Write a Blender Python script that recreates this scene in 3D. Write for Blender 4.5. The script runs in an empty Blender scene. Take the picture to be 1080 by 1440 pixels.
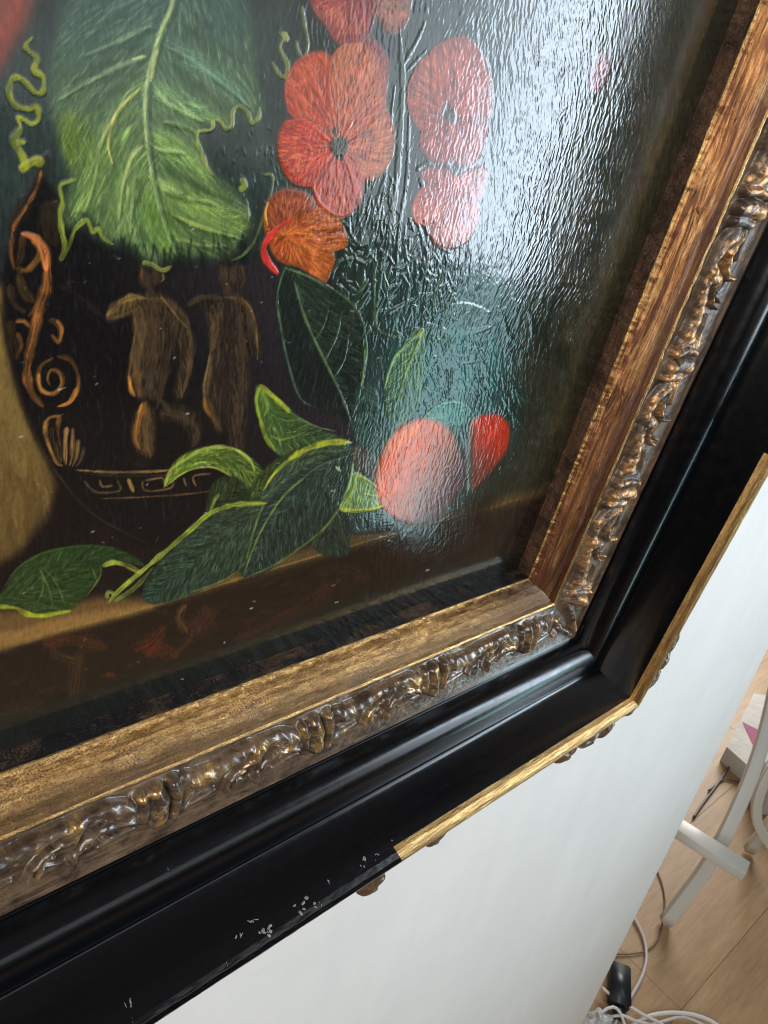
import bpy, math, random
import numpy as np
from mathutils import Matrix, Vector

# ------------------------------------------------------------------ camera
random.seed(7)
rng = np.random.default_rng(7)
S = 0.2                                   # distance camera - painted panel (metres)
LEAN = math.radians(5.3)                  # the hung picture leans forward at its top
CAM_Z = 1.78
FPX = 1004.52                             # focal length in photograph pixels (1440 high)
RC = np.array([[0.755049, -0.174365, 0.632059],
               [-0.219248, 0.841356, 0.494015],
               [-0.617925, -0.511583, 0.597035]])   # rows: picture right, down, into wall (camera coords)
U0, V0 = 1.723871, 1.181503               # sight corner, units of S
cth, sth = math.cos(LEAN), math.sin(LEAN)
AX = Vector((1, 0, 0)); AD = Vector((0, sth, -cth)); AN = Vector((0, cth, sth))
cam_loc = Vector((0.0, -S * (cth + 1.69 * sth + 0.085), CAM_Z))
def pic_world(c):                         # vector in (X, D, N) -> world
    return AX * c[0] + AD * c[1] + AN * c[2]
scene = bpy.context.scene
COL = scene.collection
cd = bpy.data.cameras.new('camera'); cam = bpy.data.objects.new('camera', cd); COL.objects.link(cam)
r_, d_, f_ = (pic_world(RC[:, k]) for k in range(3))
M = Matrix((( r_.x, -d_.x, -f_.x, cam_loc.x), (r_.y, -d_.y, -f_.y, cam_loc.y), (r_.z, -d_.z, -f_.z, cam_loc.z), (0, 0, 0, 1)))
cam.matrix_world = M
cd.sensor_fit = 'VERTICAL'; cd.sensor_height = 36; cd.lens = FPX / 1440 * 36
cd.clip_start = 0.01; cd.clip_end = 60
cd.dof.use_dof = True; cd.dof.focus_distance = 0.26; cd.dof.aperture_fstop = 45
scene.camera = cam
scene.cycles.filter_width = 0.85
scene.view_settings.view_transform = 'Standard'; scene.view_settings.look = 'None'
scene.view_settings.exposure = 0.34; scene.view_settings.gamma = 1.0

# ------------------------------------------------------------------ light
wd = bpy.data.worlds.new('World'); scene.world = wd; wd.use_nodes = True
bg = wd.node_tree.nodes['Background']; bg.inputs[0].default_value = (1.0, 0.93, 0.86, 1); bg.inputs[1].default_value = 0.10

def area(name, yaw, elev0, elev1, yaw0, yaw1, dist, radiance, color):
    """a window pane or an added fill lamp: spans yaw0..yaw1 / elev0..elev1 as mirrored by the picture plane"""
    org = cam_loc + AN * (2 * S)          # mirror image of the viewpoint
    ym = math.radians((yaw0 + yaw1) / 2)
    nrm = Vector((math.sin(ym), -math.cos(ym), 0))
    side = Vector((math.cos(ym), math.sin(ym), 0))
    half = dist * math.tan(math.radians((yaw1 - yaw0) / 2))
    z0, z1 = dist * math.tan(math.radians(elev0)), dist * math.tan(math.radians(elev1))
    # leaning plane: mirrored rays are tipped by twice the lean
    ctr = org + nrm * dist + Vector((0, 0, (z0 + z1) / 2))
    ld = bpy.data.lights.new(name, 'AREA'); ld.shape = 'RECTANGLE'
    ld.size = 2 * half; ld.size_y = z1 - z0
    ld.energy = radiance * math.pi * ld.size * ld.size_y; ld.color = color
    lo = bpy.data.objects.new(name, ld); COL.objects.link(lo)
    lo.matrix_world = Matrix(((side.x, 0, nrm.x, ctr.x), (side.y, 0, nrm.y, ctr.y), (0, 1, 0, ctr.z), (0, 0, 0, 1)))
    return lo
area('window_light', 0, -13, 26, 46.8, 52.8, 1.75, 15.0, (0.72, 0.86, 1.0))
area('window_side_light', 0, -13, 26, 37.0, 46.5, 1.75, 3.6, (0.80, 0.90, 1.0))
area('window_lower_light', 0, -34, -13.3, 47.5, 52.8, 1.75, 4.4, (0.56, 0.92, 1.0))
area('room_fill_light', 0, -11, 9, 1, 36.6, 1.75, .8, (0.92, 0.97, 1.0))  # added dim fill behind the camera for the black moulding's grey band
area('left_fill_light', 0, -5, 40, -58, -30, 2.2, 5.4, (1.0, 0.96, 0.90))  # added fill from the left to lift the wall and right cove
ld = bpy.data.lights.new('far_room_fill_light', 'AREA'); ld.shape = 'RECTANGLE'; ld.size = 1.4; ld.size_y = 1.4; ld.energy = 62; ld.color = (1.0, 0.96, 0.9)
lo = bpy.data.objects.new('far_room_fill_light', ld); COL.objects.link(lo); lo.location = (4.2, 1.3, 1.5)
lo.rotation_euler = (Vector((4.2, 1.3, 1.5)) - Vector((1.6, .4, 0))).to_track_quat('Z', 'Y').to_euler()  # added lamp to brighten the floor past the wall's end

# ------------------------------------------------------------------ helpers
def tag(o, label=None, cat=None, group=None, kind=None):
    for k, v in (('label', label), ('category', cat), ('group', group), ('kind', kind)):
        if v: o[k] = v
    return o
def empty(name, loc=(0, 0, 0), rot=(0, 0, 0), parent=None):
    o = bpy.data.objects.new(name, None); COL.objects.link(o); o.location = loc; o.rotation_euler = rot
    o.empty_display_size = 0.05
    if parent: o.parent = parent
    return o
def mesh_obj(name, V, F, mat, parent=None, smooth=True):
    me = bpy.data.meshes.new(name)
    V = np.asarray(V, dtype=np.float32)
    if isinstance(F, np.ndarray):
        k = F.shape[1]
        me.vertices.add(len(V)); me.vertices.foreach_set('co', V.ravel())
        me.loops.add(F.size); me.loops.foreach_set('vertex_index', F.astype(np.int32).ravel())
        me.polygons.add(len(F)); me.polygons.foreach_set('loop_start', np.arange(0, F.size, k, dtype=np.int32))
        me.polygons.foreach_set('loop_total', np.full(len(F), k, dtype=np.int32))
        me.update(calc_edges=True)
    else:
        me.from_pydata([tuple(map(float, v)) for v in V], [], F); me.update()
    if smooth: me.polygons.foreach_set('use_smooth', np.ones(len(me.polygons), dtype=bool))
    if mat: me.materials.append(mat)
    o = bpy.data.objects.new(name, me); COL.objects.link(o)
    if parent: o.parent = parent
    return o
def grid_faces(n, m, flip=False):         # n rows, m columns
    i, j = np.meshgrid(np.arange(n - 1), np.arange(m - 1), indexing='ij')
    a = (i * m + j).ravel(); q = np.stack([a, a + 1, a + m + 1, a + m], 1)
    return q[:, ::-1].copy() if flip else q
def vec_attr(o, name, arr):
    at = o.data.attributes.new(name, 'FLOAT_VECTOR', 'POINT'); at.data.foreach_set('vector', np.asarray(arr, np.float32).ravel())

def sm(x, a, b):
    t = np.clip((x - a) / (b - a), 0, 1); return t * t * (3 - 2 * t)
_tab = rng.random((256, 256)).astype(np.float32)
def vnoise(x, y, seed=0):                 # smooth value noise, 0..1
    x = x + seed * 17.31; y = y + seed * 9.77
    xi, yi = np.floor(x).astype(int), np.floor(y).astype(int); fx, fy = x - xi, y - yi
    fx = fx * fx * (3 - 2 * fx); fy = fy * fy * (3 - 2 * fy)
    a = _tab[xi & 255, yi & 255]; b = _tab[(xi + 1) & 255, yi & 255]
    c = _tab[xi & 255, (yi + 1) & 255]; d = _tab[(xi + 1) & 255, (yi + 1) & 255]
    return (a * (1 - fx) + b * fx) * (1 - fy) + (c * (1 - fx) + d * fx) * fy
def fbm(x, y, o=4, seed=0):
    s, a, t = 0, 1, 0
    for k in range(o):
        s = s + a * vnoise(x * 2 ** k, y * 2 ** k, seed + k * 3); t += a; a *= .55
    return s / t

# node material helper
class Mat:
    def __init__(s, name):
        s.m = bpy.data.materials.new(name); s.m.use_nodes = True; s.t = s.m.node_tree; s.n = s.t.nodes
        s.b = s.n['Principled BSDF']
    def node(s, typ, **kw):
        n = s.n.new(typ)
        for k, v in kw.items():
            if k.startswith('i_'):
                key = k[2:]; n.inputs[int(key) if key.isdigit() else key.replace('_', ' ')].default_value = v
            else: setattr(n, k, v)
        return n
    def link(s, a, b): s.t.links.new(a, b)
    def coord(s, attr=None, scale=(1, 1, 1)):
        if attr: src = s.node('ShaderNodeAttribute', attribute_name=attr).outputs['Vector']
        else: src = s.node('ShaderNodeTexCoord').outputs['Object']
        mp = s.node('ShaderNodeMapping'); mp.inputs['Scale'].default_value = scale; s.link(src, mp.inputs['Vector'])
        return mp.outputs[0]
    def noise(s, vec, scale, detail=4, rough=.55, dist=0):
        n = s.node('ShaderNodeTexNoise'); n.inputs['Scale'].default_value = scale; n.inputs['Detail'].default_value = detail
        n.inputs['Roughness'].default_value = rough; n.inputs['Distortion'].default_value = dist
        s.link(vec, n.inputs['Vector']); return n.outputs['Fac']
    def ramp(s, fac, stops):
        r = s.node('ShaderNodeValToRGB'); e = r.color_ramp.elements
        while len(e) < len(stops): e.new(0.5)
        for el, (p, c) in zip(e, stops):
            el.position = p; el.color = (c if hasattr(c, '__len__') else (c, c, c)) + (1,) if hasattr(c, '__len__') else (c, c, c, 1)
        s.link(fac, r.inputs[0]); return r.outputs[0]
    def mix(s, fac, a, b, mode='MIX'):
        m = s.node('ShaderNodeMix', data_type='RGBA', blend_type=mode)
        for sock, v in ((m.inputs[0], fac), (m.inputs[6], a), (m.inputs[7], b)):
            if hasattr(v, 'is_linked'): s.link(v, sock)
            elif hasattr(v, '__len__'): sock.default_value = tuple(v) + (1,)
            else: sock.default_value = v
        return m.outputs[2]
    def math(s, op, a, b=0.0):
        m = s.node('ShaderNodeMath', operation=op)
        for sock, v in ((m.inputs[0], a), (m.inputs[1], b)):
            if hasattr(v, 'is_linked'): s.link(v, sock)
            else: sock.default_value = v
        return m.outputs[0]
    def set(s, **kw):
        for k, v in kw.items():
            sock = s.b.inputs[k.replace('_', ' ')]
            if hasattr(v, 'is_linked'): s.link(v, sock)
            elif hasattr(v, '__len__'): sock.default_value = tuple(v) + (1,)
            else: sock.default_value = v
        return s
    def bump(s, h, strength, dist, prev=None):
        b = s.node('ShaderNodeBump'); b.inputs['Strength'].default_value = strength; b.inputs['Distance'].default_value = dist
        s.link(h, b.inputs['Height'])
        if prev is not None: s.link(prev, b.inputs['Normal'])
        s.link(b.outputs[0], s.b.inputs['Normal']); return b.outputs[0]

# ------------------------------------------------------------------ the place: wall and floor
def make_wall():
    m = Mat('wall_paint'); c = m.coord()
    n1 = m.noise(c, 6, 4); n2 = m.noise(c, 90, 3)
    st = m.noise(m.coord(scale=(1, 1, .12)), 30, 4, .6); sp = m.noise(c, 220, 2, .5)
    col = m.mix(m.ramp(st, [(.4, 0.), (.7, .5)]), m.ramp(n1, [(.3, (.82, .805, .775)), (.7, (.88, .865, .83))]), (.78, .775, .76))
    m.set(Base_Color=m.mix(m.ramp(sp, [(.72, 0.), (.76, .5)]), col, (.5, .48, .45)), Roughness=.55)
    b = m.bump(n1, .45, .006); b = m.bump(m.noise(c, 28, 4), .3, .0012, b); m.bump(n2, .5, .0006, b)
    xe, t = 1.153, .12
    V = []; F = []
    r = .004                                                        # softly rounded corner
    prof = [(-3.0, 0)] + [(xe - r + r * math.sin(a), r - r * math.cos(a)) for a in np.linspace(0, math.pi / 2, 6)] + [(xe, t), (-3.0, t)]
    for x, y in prof: V += [(x, y, 0.0), (x, y, 2.6)]
    n = len(prof)
    for i in range(n):
        j = (i + 1) % n; F.append((2 * i, 2 * j, 2 * j + 1, 2 * i + 1))
    F.append([2 * i + 1 for i in range(n)]); F.append([2 * i for i in range(n)][::-1])
    o = mesh_obj('wall', V, F, m.m, smooth=False); o['kind'] = 'structure'
    # crisp edge strip of bare filler along the corner
    return o
make_wall()

def ray(px, py):
    c = RC @ np.array([px - 540, py - 720, FPX]); return pic_world(c)
def on_floor(px, py, z=0.0):
    d = ray(px, py); k = (z - CAM_Z) / d.z; return cam_loc + d * k

def make_floor():
    m = Mat('oak_laminate')
    oi = m.node('ShaderNodeObjectInfo').outputs['Random']
    c = m.coord(scale=(1, 9, 1))
    add = m.node('ShaderNodeVectorMath', operation='ADD'); m.link(c, add.inputs[0])
    cmb = m.node('ShaderNodeCombineXYZ'); m.link(m.math('MULTIPLY', oi, 37.0), cmb.inputs[0]); m.link(cmb.outputs[0], add.inputs[1])
    n1 = m.noise(add.outputs[0], 2.2, 6, .6, 1.2); n2 = m.noise(add.outputs[0], 14, 5, .6, .4)
    base = m.ramp(n1, [(.3, (.29, .165, .075)), (.5, (.40, .25, .12)), (.72, (.50, .33, .17))])
    col = m.mix(.35, base, m.ramp(n2, [(.35, (.24, .15, .08)), (.65, (.5, .35, .2))]))
    col = m.mix(m.math('MULTIPLY', oi, .3), col, (.36, .21, .11))
    m.set(Base_Color=col, Roughness=.42); m.bump(n2, .1, .001)
    sub = Mat('floor_base'); sub.set(Base_Color=(.06, .04, .025), Roughness=.8)
    fl = mesh_obj('floor', [(-6, -6, -.006), (8, -6, -.006), (8, 8, -.006), (-6, 8, -.006)], [(0, 1, 2, 3)], sub.m, smooth=False)
    fl['kind'] = 'structure'
    # planks run along the seam seen in the picture
    a, b = on_floor(958, 1420), on_floor(1080, 1276)
    d = (b - a).normalized(); ang = math.atan2(d.y, d.x); per = Vector((-d.y, d.x, 0))
    W, L, g = .30, 1.9, .0007
    z0, bv = -.006, .0006
    x0, y0, x1, y1 = 0, 0, L - g, W - g
    V = [(x0, y0, z0), (x1, y0, z0), (x1, y1, z0), (x0, y1, z0), (x0, y0, -bv), (x1, y0, -bv), (x1, y1, -bv), (x0, y1, -bv),
         (x0 + bv, y0 + bv, 0), (x1 - bv, y0 + bv, 0), (x1 - bv, y1 - bv, 0), (x0 + bv, y1 - bv, 0)]
    F = [(8, 9, 10, 11)] + [(4 + i, 4 + (i + 1) % 4, 8 + (i + 1) % 4, 8 + i) for i in range(4)] + [(i, (i + 1) % 4, 4 + (i + 1) % 4, 4 + i) for i in range(4)]
    first = None; ctr = on_floor(980, 1300)
    for r in range(-9, 14):
        off = (r * .37) % 1.0 * L
        for k in range(-3, 4):
            pos = a + per * (r * W) + d * (k * L - off)
            mid = pos + d * L / 2
            if (mid - ctr).length > 2.9 : continue
            if first is None: first = o = mesh_obj('plank', V, F, m.m, fl, smooth=False)
            else: o = first.copy(); COL.objects.link(o)
            o.parent = fl; o.location = (pos.x, pos.y, 0); o.rotation_euler = (0, 0, ang)
    return fl
make_floor()
# === PAINTER BEGIN ===
# The still life is painted stroke by stroke into a colour field and a relief field
# (x0..x1, y0..y1 in the photograph's pixels, carried onto the panel's plane later).
PX0, PY0, PX1, PY1 = -440, -440, 1100, 1160
PW, PH = PX1 - PX0, PY1 - PY0
CC = np.zeros((PH, PW, 3), np.float32); HH = np.zeros((PH, PW), np.float32)
YY, XX = np.mgrid[PY0:PY1, PX0:PX1].astype(np.float32)
prg = np.random.default_rng(11)
def rgb(c): return np.array(c, np.float32) / 255.0

def spline(P, closed=False, step=3.0):
    P = np.array(P, np.float32); n = len(P)
    if n == 2 and not closed:
        k = max(2, int(np.linalg.norm(P[1] - P[0]) / step)); t = np.linspace(0, 1, k)[:, None]; return P[0] * (1 - t) + P[1] * t
    out = []
    rngi = range(n) if closed else range(n - 1)
    for i in rngi:
        if closed: a, b, c, d = P[i - 1], P[i], P[(i + 1) % n], P[(i + 2) % n]
        else: a, b, c, d = P[max(i - 1, 0)], P[i], P[i + 1], P[min(i + 2, n - 1)]
        k = max(2, int(np.linalg.norm(c - b) / step)); t = np.linspace(0, 1, k, endpoint=False)[:, None]
        out.append(.5 * ((2 * b) + (-a + c) * t + (2 * a - 5 * b + 4 * c - d) * t ** 2 + (-a + 3 * b - 3 * c + d) * t ** 3))
    out = np.concatenate(out)
    return out if closed else np.vstack([out, P[-1:]])

def box(a, r):
    if r < 1: return a
    r = int(r)
    for ax in (0, 1):
        p = np.pad(a, [(r + 1, r) if k == ax else (0, 0) for k in range(2)], mode='edge'); c = np.cumsum(p, axis=ax, dtype=np.float64)
        a = ((c[2 * r + 1:] - c[:-2 * r - 1]) if ax == 0 else (c[:, 2 * r + 1:] - c[:, :-2 * r - 1])) / (2 * r + 1)
    return a.astype(np.float32)

def pmask(P, feather=1.0, smooth=True):
    """returns (slice_y, slice_x, mask)"""
    Q = spline(P, True, 5) if smooth else np.array(P, np.float32)
    pad = int(feather * 2 + 3)
    x0 = int(max(Q[:, 0].min() - pad, PX0)); x1 = int(min(Q[:, 0].max() + pad, PX1)); y0 = int(max(Q[:, 1].min() - pad, PY0)); y1 = int(min(Q[:, 1].max() + pad, PY1))
    w, h = x1 - x0, y1 - y0; m = np.zeros((h, w), np.float32)
    A, B = Q, np.roll(Q, -1, 0)
    xs = np.arange(x0, x1)
    for k, sub in enumerate((.25, .75)):
        for j in range(h):
            y = y0 + j + sub
            c = (A[:, 1] > y) != (B[:, 1] > y)
            if not c.any(): continue
            xi = np.sort(A[c, 0] + (y - A[c, 1]) * (B[c, 0] - A[c, 0]) / (B[c, 1] - A[c, 1]))
            for a, b in zip(xi[::2], xi[1::2]):
                m[j] += .5 * np.clip(np.minimum(xs + 1, b) - np.maximum(xs, a), 0, 1)
    m = np.clip(m, 0, 1)
    if feather > .6: m = box(box(m, feather), feather)
    return slice(y0 - PY0, y1 - PY0), slice(x0 - PX0, x1 - PX0), m

def fill(P, col, feather=1.0, a=1.0, smooth=True, grad=None, h=0.0, edge=0.0):
    sy, sx, m = pmask(P, feather, smooth)
    c = rgb(col)
    if grad is not None:                  # (colour2, x0, y0, x1, y1): blends col -> colour2 along the line
        c2, gx0, gy0, gx1, gy1 = grad
        t = ((XX[sy, sx] - gx0) * (gx1 - gx0) + (YY[sy, sx] - gy0) * (gy1 - gy0)) / ((gx1 - gx0) ** 2 + (gy1 - gy0) ** 2)
        t = np.clip(t, 0, 1)[..., None]; t = t * t * (3 - 2 * t); c = c * (1 - t) + rgb(c2) * t
    mm = (m * a)[..., None]
    CC[sy, sx] = CC[sy, sx] * (1 - mm) + c * mm
    if h: HH[sy, sx] = HH[sy, sx] * (1 - m * .6) + h * m
    return sy, sx, m

def stroke(P, w, col, a=1.0, h=.5, col2=None, taper=(.25, .35), bristle=.35, step=2.0, soft=.35, clip=None, raw=False):
    Q = np.array(P, np.float32) if raw else spline(P, False, step)
    n = len(Q)
    if n < 2: return
    t = np.linspace(0, 1, n)
    if hasattr(w, '__len__'): wid = np.interp(t, np.linspace(0, 1, len(w)), w)
    else: wid = np.full(n, float(w))
    if taper[0] > 0: wid = wid * np.sqrt(np.clip(t / taper[0], .05, 1))
    if taper[1] > 0: wid = wid * np.sqrt(np.clip((1 - t) / taper[1], .03, 1))
    if n > 14 and not raw: wid = wid * (.62 + .76 * vnoise(t * n * step / 9 + prg.random() * 50, t * 0 + 3, 2))
    wm = float(wid.max()) / 2 + 2
    x0 = int(max(Q[:, 0].min() - wm, PX0)); x1 = int(min(Q[:, 0].max() + wm + 1, PX1)); y0 = int(max(Q[:, 1].min() - wm, PY0)); y1 = int(min(Q[:, 1].max() + wm + 1, PY1))
    if x1 - x0 < 1 or y1 - y0 < 1: return
    D = np.full((y1 - y0, x1 - x0), 1e9, np.float32); T = np.zeros_like(D); CR = np.zeros_like(D)
    tan = np.gradient(Q, axis=0); tan /= np.maximum(np.hypot(tan[:, 0], tan[:, 1])[:, None], 1e-6)
    K = 8
    for s in range(0, n, K):
        e = min(n, s + K + 1); q = Q[s:e]
        cx0 = int(max(q[:, 0].min() - wm, x0)); cx1 = int(min(q[:, 0].max() + wm + 1, x1)); cy0 = int(max(q[:, 1].min() - wm, y0)); cy1 = int(min(q[:, 1].max() + wm + 1, y1))
        if cx1 <= cx0 or cy1 <= cy0: continue
        q0 = q[:-1]; sg = q[1:] - q0; L2 = (sg ** 2).sum(1) + 1e-6
        if len(q0) == 0: continue
        gx = np.arange(cx0, cx1, dtype=np.float32)[None, :, None] - q0[None, None, :, 0]
        gy = np.arange(cy0, cy1, dtype=np.float32)[:, None, None] - q0[None, None, :, 1]
        u = np.clip((gx * sg[:, 0] + gy * sg[:, 1]) / L2, 0, 1)
        dd = (gx - u * sg[:, 0]) ** 2 + (gy - u * sg[:, 1]) ** 2; k = dd.argmin(-1); K3 = k[..., None]
        pick = lambda A_: np.take_along_axis(A_, K3, -1)[..., 0]
        dm = np.sqrt(pick(dd)); kf = k + s + pick(u); kk = k + s
        cr = pick(gx) * (-tan[kk, 1]) + pick(gy) * tan[kk, 0]
        tf = kf / (n - 1); rel = dm / (np.interp(kf, np.arange(n), wid) / 2 + .01)
        sl = (slice(cy0 - y0, cy1 - y0), slice(cx0 - x0, cx1 - x0))
        better = rel < D[sl]
        D[sl] = np.where(better, rel, D[sl]); T[sl] = np.where(better, tf, T[sl]); CR[sl] = np.where(better, cr, CR[sl])
    wbar = max(float(wid.mean()), 1)
    m = np.clip((1 - D) / max(soft, 1.2 / wbar) + .25, 0, 1)
    sd = prg.random() * 100
    br = vnoise(CR * (.9 if wbar > 3 else .6) + sd, T * n * step / 22 + sd, 1)
    if n > 14 and not raw: a = a * (.55 + .6 * vnoise(T * n * step / 14 + sd, T * 0 + 5, 4))
    cov = m * np.clip(a, 0, 1) * np.clip(1 - bristle * 1.6 * np.clip(br - .55, 0, 1) * 2, 0, 1)
    sy, sx = slice(y0 - PY0, y1 - PY0), slice(x0 - PX0, x1 - PX0)
    if clip is not None: cov = cov * clip[sy, sx]
    c = rgb(col)
    if col2 is not None: c = c * (1 - br[..., None]) + rgb(col2) * br[..., None]
    c = c * (1 + bristle * .5 * (br[..., None] - .5))
    CC[sy, sx] = CC[sy, sx] * (1 - cov[..., None]) + c * cov[..., None]
    if h:
        prof = np.sqrt(np.clip(1 - D * D, 0, 1)) * (.55 + .6 * br) * h
        k = np.clip(cov, 0, 1) if clip is not None else m
        HH[sy, sx] = HH[sy, sx] * (1 - k * .55) + prof * k

def fullmask(sy, sx, m):
    M_ = np.zeros((PH, PW), np.float32); M_[sy, sx] = m; return M_

def hatch(sy, sx, m, n, dirf, L, w, cols, a=.5, h=.35, curve=.15, jitter=.12, colf=None):
    """many short brush strokes inside the mask, following dirf(x, y) -> angle"""
    M_ = fullmask(sy, sx, m)
    ys, xs = np.nonzero(m > .3)
    if len(ys) == 0: return
    oy, ox = sy.start + PY0, sx.start + PX0
    for k in prg.integers(0, len(ys), n):
        x, y = xs[k] + ox + prg.random(), ys[k] + oy + prg.random()
        ang = dirf(x, y) + prg.normal(0, jitter); l = L * prg.uniform(.5, 1.3); cv = prg.normal(0, curve)
        pts = []; px, py = x - math.cos(ang) * l / 2, y - math.sin(ang) * l / 2
        nst = max(3, int(l / 2.5)); an = ang - cv / 2
        for i in range(nst):
            pts.append((px, py)); px += math.cos(an) * l / nst; py += math.sin(an) * l / nst; an += cv / nst
        if colf is not None: c = colf(x, y)
        else: c = cols[prg.integers(len(cols))]
        c = np.array(c, np.float32) * prg.uniform(.86, 1.14)
        stroke(pts, w * prg.uniform(.6, 1.4), np.clip(c, 0, 255), a * prg.uniform(.6, 1), h * prg.uniform(.5, 1.3), None, (.3, .4), .3, clip=M_, raw=True)

def along(P):                             # direction field that follows a polyline
    Q = spline(P, False, 4); T = np.gradient(Q, axis=0)
    def f(x, y):
        k = ((Q - (x, y)) ** 2).sum(1).argmin(); return math.atan2(T[k, 1], T[k, 0])
    return f
def veins(P, off=.75):                    # strokes leaving a midrib on both sides at an angle
    Q = spline(P, False, 4); T = np.gradient(Q, axis=0)
    def f(x, y):
        k = ((Q - (x, y)) ** 2).sum(1).argmin(); a = math.atan2(T[k, 1], T[k, 0])
        s = T[k, 0] * (y - Q[k, 1]) - T[k, 1] * (x - Q[k, 0]); return a + (off if s > 0 else -off)
    return f
def radial(cx, cy): return lambda x, y: math.atan2(y - cy, x - cx)

def wave(x, y): return math.pi / 2 + .28 * math.sin(x * .021 + y * .013) + .12

# ---- ground coat
t = sm(XX, 0, 900)[..., None]
CC[:] = rgb((36, 38, 38)) * (1 - t) + rgb((48, 48, 36)) * t
m = (sm(YY, -120, 60) * (1 - sm(YY, 250, 420)) * (1 - sm(XX, 380, 520)))[..., None]; CC[:] = CC * (1 - .7 * m) + rgb((52, 66, 62)) * .7 * m
m = (sm(XX, 420, 560) * (1 - sm(XX, 690, 760)) * (1 - sm(YY, 600, 700)))[..., None]; CC[:] = CC * (1 - m) + rgb((50, 66, 60)) * m
m = (sm(XX, 730, 800))[..., None]; CC[:] = CC * (1 - m) + rgb((54, 52, 38)) * m
m = (sm(YY, 380, 520) * (1 - sm(XX, 360, 480)))[..., None]; CC[:] = CC * (1 - m) + rgb((34, 28, 27)) * m
n_ = fbm(XX / 70, YY / 110, 4, 2)[..., None]; CC *= .8 + .42 * n_
n_ = fbm(XX / 3.2, YY / 26, 3, 5)[..., None]; CC *= .86 + .28 * n_
whole = (slice(0, PH), slice(0, PW), np.ones((PH, PW), np.float32))

# vertical wavy scumbles over the background, heaviest between the flowers and the right edge
def bgcol(x, y):
    i, j = int(np.clip(y - PY0, 0, PH - 1)), int(np.clip(x - PX0, 0, PW - 1)); return CC[i, j] * 255 * prg.uniform(.8, 1.22)
def bgpatch(x0, y0, x1, y1, n, L, w, h, dirf=wave, a=.4, jit=.12):
    sy, sx, m = pmask([(x0, y0), (x1, y0), (x1, y1), (x0, y1)], 6, False); hatch(sy, sx, m, n, dirf, L, w, None, a, h, .25, jit, bgcol)
bgpatch(-60, -60, 420, 480, 700, 34, 5, .25)
bgpatch(380, -120, 900, 470, 7000, 40, 2.2, .5)
bgpatch(640, -100, 880, 520, 6000, 42, 2.0, .55)
bgpatch(520, 380, 780, 620, 2600, 20, 2.2, .5, lambda x, y: 1.2 + 1.4 * math.sin(x * .03) * math.cos(y * .027))
bgpatch(480, 640, 760, 790, 500, 26, 3.2, .5, lambda x, y: 2.6 + .5 * math.sin(x * .03))
bgpatch(730, -100, 1000, 700, 260, 60, 9, .08, a=.25)
# faint darker leaves in the shade at the right
for (x, y, l, ww, an) in [(868, 200, 60, 26, 1.9), (850, 255, 48, 22, 2.0), (862, 300, 50, 16, 2.2), (838, 330, 60, 26, 1.9), (812, 365, 42, 22, 2.0), (880, 140, 44, 24, 1.7), (778, 420, 72, 22, 1.8),
                          (760, 470, 52, 20, 1.4), (790, 500, 40, 24, 1.5), (858, 270, 80, 8, 2.1), (840, 230, 70, 8, 2.3), (745, 500, 60, 6, .2)]:
    stroke([(x - l / 2 * math.cos(an), y - l / 2 * math.sin(an)), (x + 3, y), (x + l / 2 * math.cos(an), y + l / 2 * math.sin(an))], ww, (31, 35, 24), .6, .12, soft=.6)
for (x, y) in [(915, 120), (905, 175), (900, 245), (890, 60)]: stroke([(x, y - 40), (x - 8, y), (x - 18, y + 40)], 18, (58, 44, 32), .35, .05, soft=.8)

# ---- wall of the painted room and the table
fill([(-440, 380), (-10, 400), (6, 455), (18, 530), (45, 600), (76, 668), (72, 705), (44, 755), (10, 788), (-60, 800), (-440, 830)], (128, 106, 62), 6, .95, grad=((96, 76, 44), 20, 480, 60, 760))
sy, sx, m = pmask([(-200, 430), (5, 450), (45, 600), (70, 680), (30, 770), (-200, 800)], 6)
hatch(sy, sx, m, 240, lambda x, y: 1.45, 50, 10, [(138, 116, 70), (118, 98, 58), (104, 84, 52)], .35, .08)
fill([(-440, 1010), (-40, 918), (100, 883), (210, 854), (330, 815), (500, 768), (860, 668), (860, 1040), (-440, 1260)], (42, 33, 26), 2, .95, smooth=False)
fill([(-440, 930), (-40, 862), (60, 856), (140, 840), (220, 842), (320, 806), (500, 752), (780, 682), (784, 692), (735, 706), (500, 770), (320, 822), (210, 857), (100, 887), (-40, 922), (-440, 1015)], (118, 90, 52), 5, .85, smooth=False, grad=((96, 78, 48), 0, 900, 700, 700))
fill([(-200, 905), (0, 890), (90, 868), (210, 850), (210, 858), (90, 890), (0, 916), (-200, 960)], (146, 112, 66), 3, .7)
stroke([(-60, 922), (0, 908), (100, 881), (210, 853), (320, 819), (420, 789), (500, 766), (560, 750)], 5, (150, 118, 66), .8, .2, (128, 98, 56), soft=.8)
stroke([(600, 738), (660, 722), (735, 700)], 6, (120, 86, 46), .7, .2, soft=.8)
sy, sx, m = pmask([(-100, 940), (100, 890), (330, 820), (830, 680), (830, 760), (400, 905), (0, 1050), (-100, 1080)], 4, False)
hatch(sy, sx, m, 500, lambda x, y: -.32, 34, 7, [(44, 34, 27), (34, 28, 25), (56, 40, 30), (40, 36, 32)], .5, .15, jitter=.3)
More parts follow.
